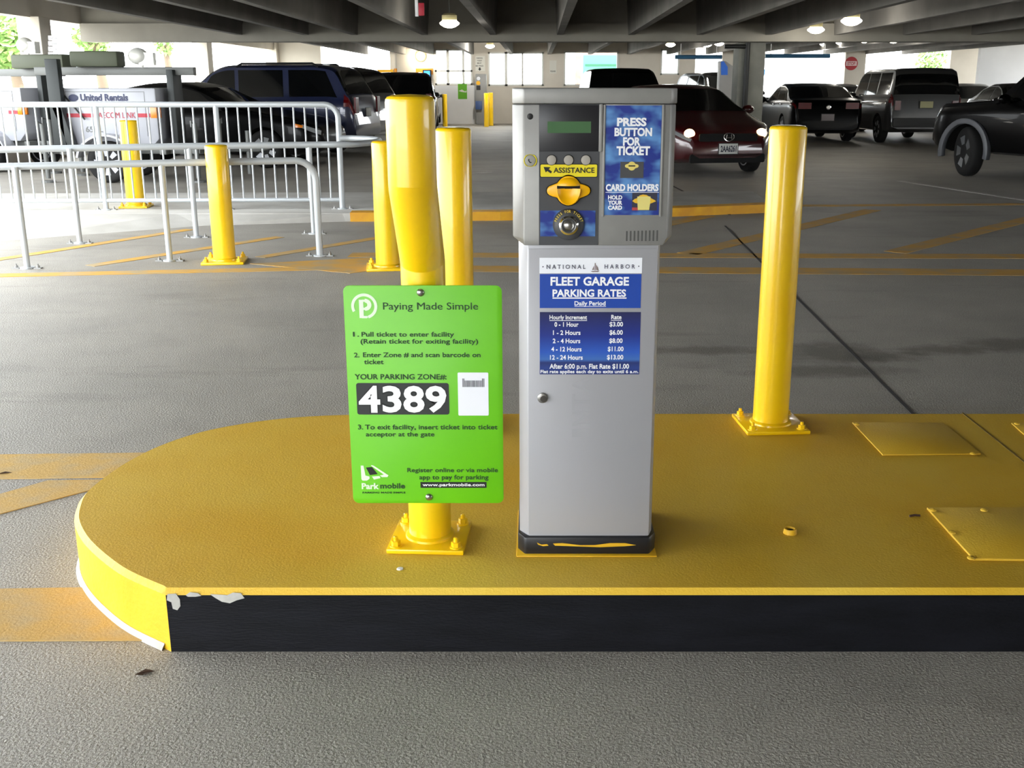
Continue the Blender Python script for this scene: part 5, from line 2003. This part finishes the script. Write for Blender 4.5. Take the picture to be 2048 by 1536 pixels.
# blue lit screen by the orange band
c = ony(855, 148, YB - 0.05)
t = thing('monitor', 'small monitor glowing blue beside the booth window', 'monitor', (c.x, YB - 0.06, c.z))
mb = MB()
prect(mb, 846, 863, 140, 162, YB, 0.06)
mb.build('case', M_black, t)
mb = MB()
prect(mb, 848, 860, 142, 154, YB - 0.06, 0.01)
mb.build('screen', mat('blue_screen', (60, 150, 255), 0.4, emit=1.6, ec=(50, 150, 255)), t)
# lit blue sign and pay station by the grey column
Yk = 31.6
c = ony(1520, 150, Yk)
t = thing('lit_sign', 'glowing blue panel hanging right behind the grey column', 'lit sign', (c.x, Yk, c.z))
mb = MB()
prect(mb, 1506, 1529, 139, 150, Yk, 0.08)
mb.build('glow_panel', mat('blue_glow', (120, 200, 255), 0.4, emit=2.2, ec=(60, 160, 255)), t)
mb = MB()
prect(mb, 1512, 1525, 152, 168, Yk, 0.06)
mb.build('lower_case', M_black, t)
mb = MB()
prect(mb, 1515, 1522, 157, 163, Yk - 0.06, 0.005)
mb.build('small_screen', MATS['blue_screen'], t)
mb = MB()
for px in (1507, 1528):
    a = ony(px, 139, Yk)
    mb.cyl((a.x, Yk, a.z), (a.x, Yk, 2.5), 0.01, n=6)
mb.build('hanger', M_mast, t)
# blue clearance bars
for lab, a, b, py, Y in [('blue clearance bar hanging left of the grey column', 1350, 1444, 114, 30.0), ('blue clearance bar hanging right of the grey column', 1530, 1660, 112, 30.0)]:
    p, q = ony(a, py, Y), ony(b, py - 0.5, Y)
    t = thing('clearance_bar', lab, 'clearance bar', ((p.x + q.x) / 2, Y, p.z))
    mb = MB()
    mb.cyl((p.x, Y, p.z), (q.x, Y, p.z), 0.055, n=14)
    mb.build('tube', mat('bar_blue', (70, 130, 170), 0.4), t, smooth=True)
    for x in (p.x + 0.15, q.x - 0.15):
        mb = MB()
        mb.cyl((x, Y, p.z + 0.05), (x, Y, 2.45), 0.008, n=6)
        mb.build('chain', M_boltsteel, t)
# gate box with a blue sign, left of the grey column
p, q = ony(1441, 120, 27.0), ony(1466, 240, 27.0)
t = thing('gate_cabinet', 'pale gate cabinet with a blue sign, left of the grey column', 'cabinet', ((p.x + q.x) / 2, 27.2, 0))
z1 = ony(1450, 122, 27).z
z2 = ony(1460, 136, 27).z
MB().prism([(p.x, 0), (q.x, 0), (q.x, z2), (p.x + 0.12, z1), (p.x, z1)], 27.0, 27.4, 'xz').build('housing', mat('gate_white', (206, 202, 196), 0.5), t, bev=0.01)
mb = MB()
ppoly(mb, [(1442, 124), (1447, 122), (1455, 134), (1455, 150), (1442, 150)], 27.0, 0.02)
mb.build('blue_panel', mat('gate_blue', (50, 110, 210), 0.4, emit=0.25), t)
# green lorry seen through the window, and a wall outside
p, q = ony(1166, 114, 52), ony(1240, 175, 52)
t = thing('lorry', 'green lorry body outside, seen through the window above the ticket machine', 'lorry', ((p.x + q.x) / 2, 53, 0))
z1 = p.z + 0.1
MB().box(p.x, q.x, 52, 54.2, 0.9, z1).build('cargo_body', mat('lorry_green', (66, 150, 110), 0.5), t, bev=0.05)
MB().box(p.x + 0.1, q.x - 0.1, 51.96, 52, z1 - 0.5, z1 - 0.42).build('trim_rail', mat('lorry_dark_green', (30, 90, 64), 0.5), t)
for x in (p.x + 0.35, q.x - 0.35):
    for y in (52.2, 53.9):
        MB().cyl((x, y, 0.45), (x, y + 0.28, 0.45), 0.45, n=24).build('wheel', M_rubber, t)
struct(MB().box(2.1, 4.9, 58, 58.4, -0.3, 6.5).build('wall_outside', mat('brick_outside', (150, 122, 112), 0.9, c2=(134, 106, 98), scale=3)))

# ------------------------------------------------------------------ trees outside
M_leaf = mat('leaf_green', (150, 178, 104), 0.6, c2=(110, 152, 78), scale=6)
M_bark = mat('bark', (110, 96, 80), 0.9)


def tree(label, px, py, Y, rx, rz_, seed, n=900, leaf=0.16):
    rnd = random.Random(seed)
    c = ony(px, py, Y)
    t = thing('tree', label, 'tree', (c.x, Y, -0.31))
    mb = MB()
    mb.tube([(c.x + 0.3, Y, -0.31), (c.x + 0.15, Y, c.z * 0.5), (c.x, Y, c.z)], [0.22, 0.16, 0.06], 10)
    for i in range(6):
        a = 2 * pi * i / 6
        mb.tube([(c.x + 0.1, Y, c.z - rz_ * 0.6), (c.x + rx * 0.6 * cos(a), Y + rx * 0.6 * sin(a), c.z + rz_ * 0.3 * rnd.uniform(-1, 1))], [0.06, 0.02], 6)
    mb.build('trunk', M_bark, t, smooth=True)
    mb = MB()
    vs, fs = [], []
    for i in range(n):
        while True:
            d = Vector((rnd.uniform(-1, 1), rnd.uniform(-1, 1), rnd.uniform(-1, 1)))
            if 0.25 < d.length < 1:
                break
        p = Vector((c.x + d.x * rx, Y + d.y * rx, c.z + d.z * rz_))
        u = Vector((rnd.gauss(0, 1), rnd.gauss(0, 1), rnd.gauss(0, 1))).normalized()
        v = u.orthogonal().normalized()
        k = leaf * rnd.uniform(0.6, 1.3)
        b = len(vs)
        vs += [p - u * k, p - v * k * 0.5 + u.cross(v) * k * 0.1, p + u * k, p + v * k * 0.5]
        fs.append((b, b + 1, b + 2, b + 3))
    mb.add(vs, fs)
    mb.build('foliage', M_leaf, t, off=OFF[t.name])


tree('leafy tree outside at the far left edge', 14, 78, 30, 0.75, 0.9, 1)
tree('small leafy crown outside, between the left column and the long opening', 186, 72, 34, 0.62, 0.55, 2, 320, 0.13)
tree('smallest leafy crown outside behind the left opening', 328, 86, 38, 0.36, 0.4, 4, 140, 0.12)
tree('leafy shrub-like tree outside the right-hand opening above the boxy SUV', 1862, 122, 50, 0.7, 0.9, 3, 500, 0.14)
# ------------------------------------------------------------------ litter on the drive
for lab, px, py, k in [('dark dead leaf on the concrete at the left edge', 8, 948, 1.0), ('dark leaf on the concrete below the island nose', 288, 1347, 0.9)]:
    p = onz(px, py, 0.0)
    mb = MB()
    mb.add([(p.x - 0.02 * k, p.y - 0.012, 0.004), (p.x, p.y - 0.008, 0.009), (p.x + 0.028 * k, p.y + 0.006, 0.004), (p.x, p.y + 0.012, 0.006)], [(0, 1, 2, 3)])
    mb.add([(p.x - 0.02 * k, p.y - 0.012, 0.0035), (p.x, p.y - 0.008, 0.0005), (p.x + 0.028 * k, p.y + 0.006, 0.0035), (p.x, p.y + 0.012, 0.0005)], [(3, 2, 1, 0)])
    tag(mb.build('dead_leaf', MATS['twig_brown']), lab, 'leaf')
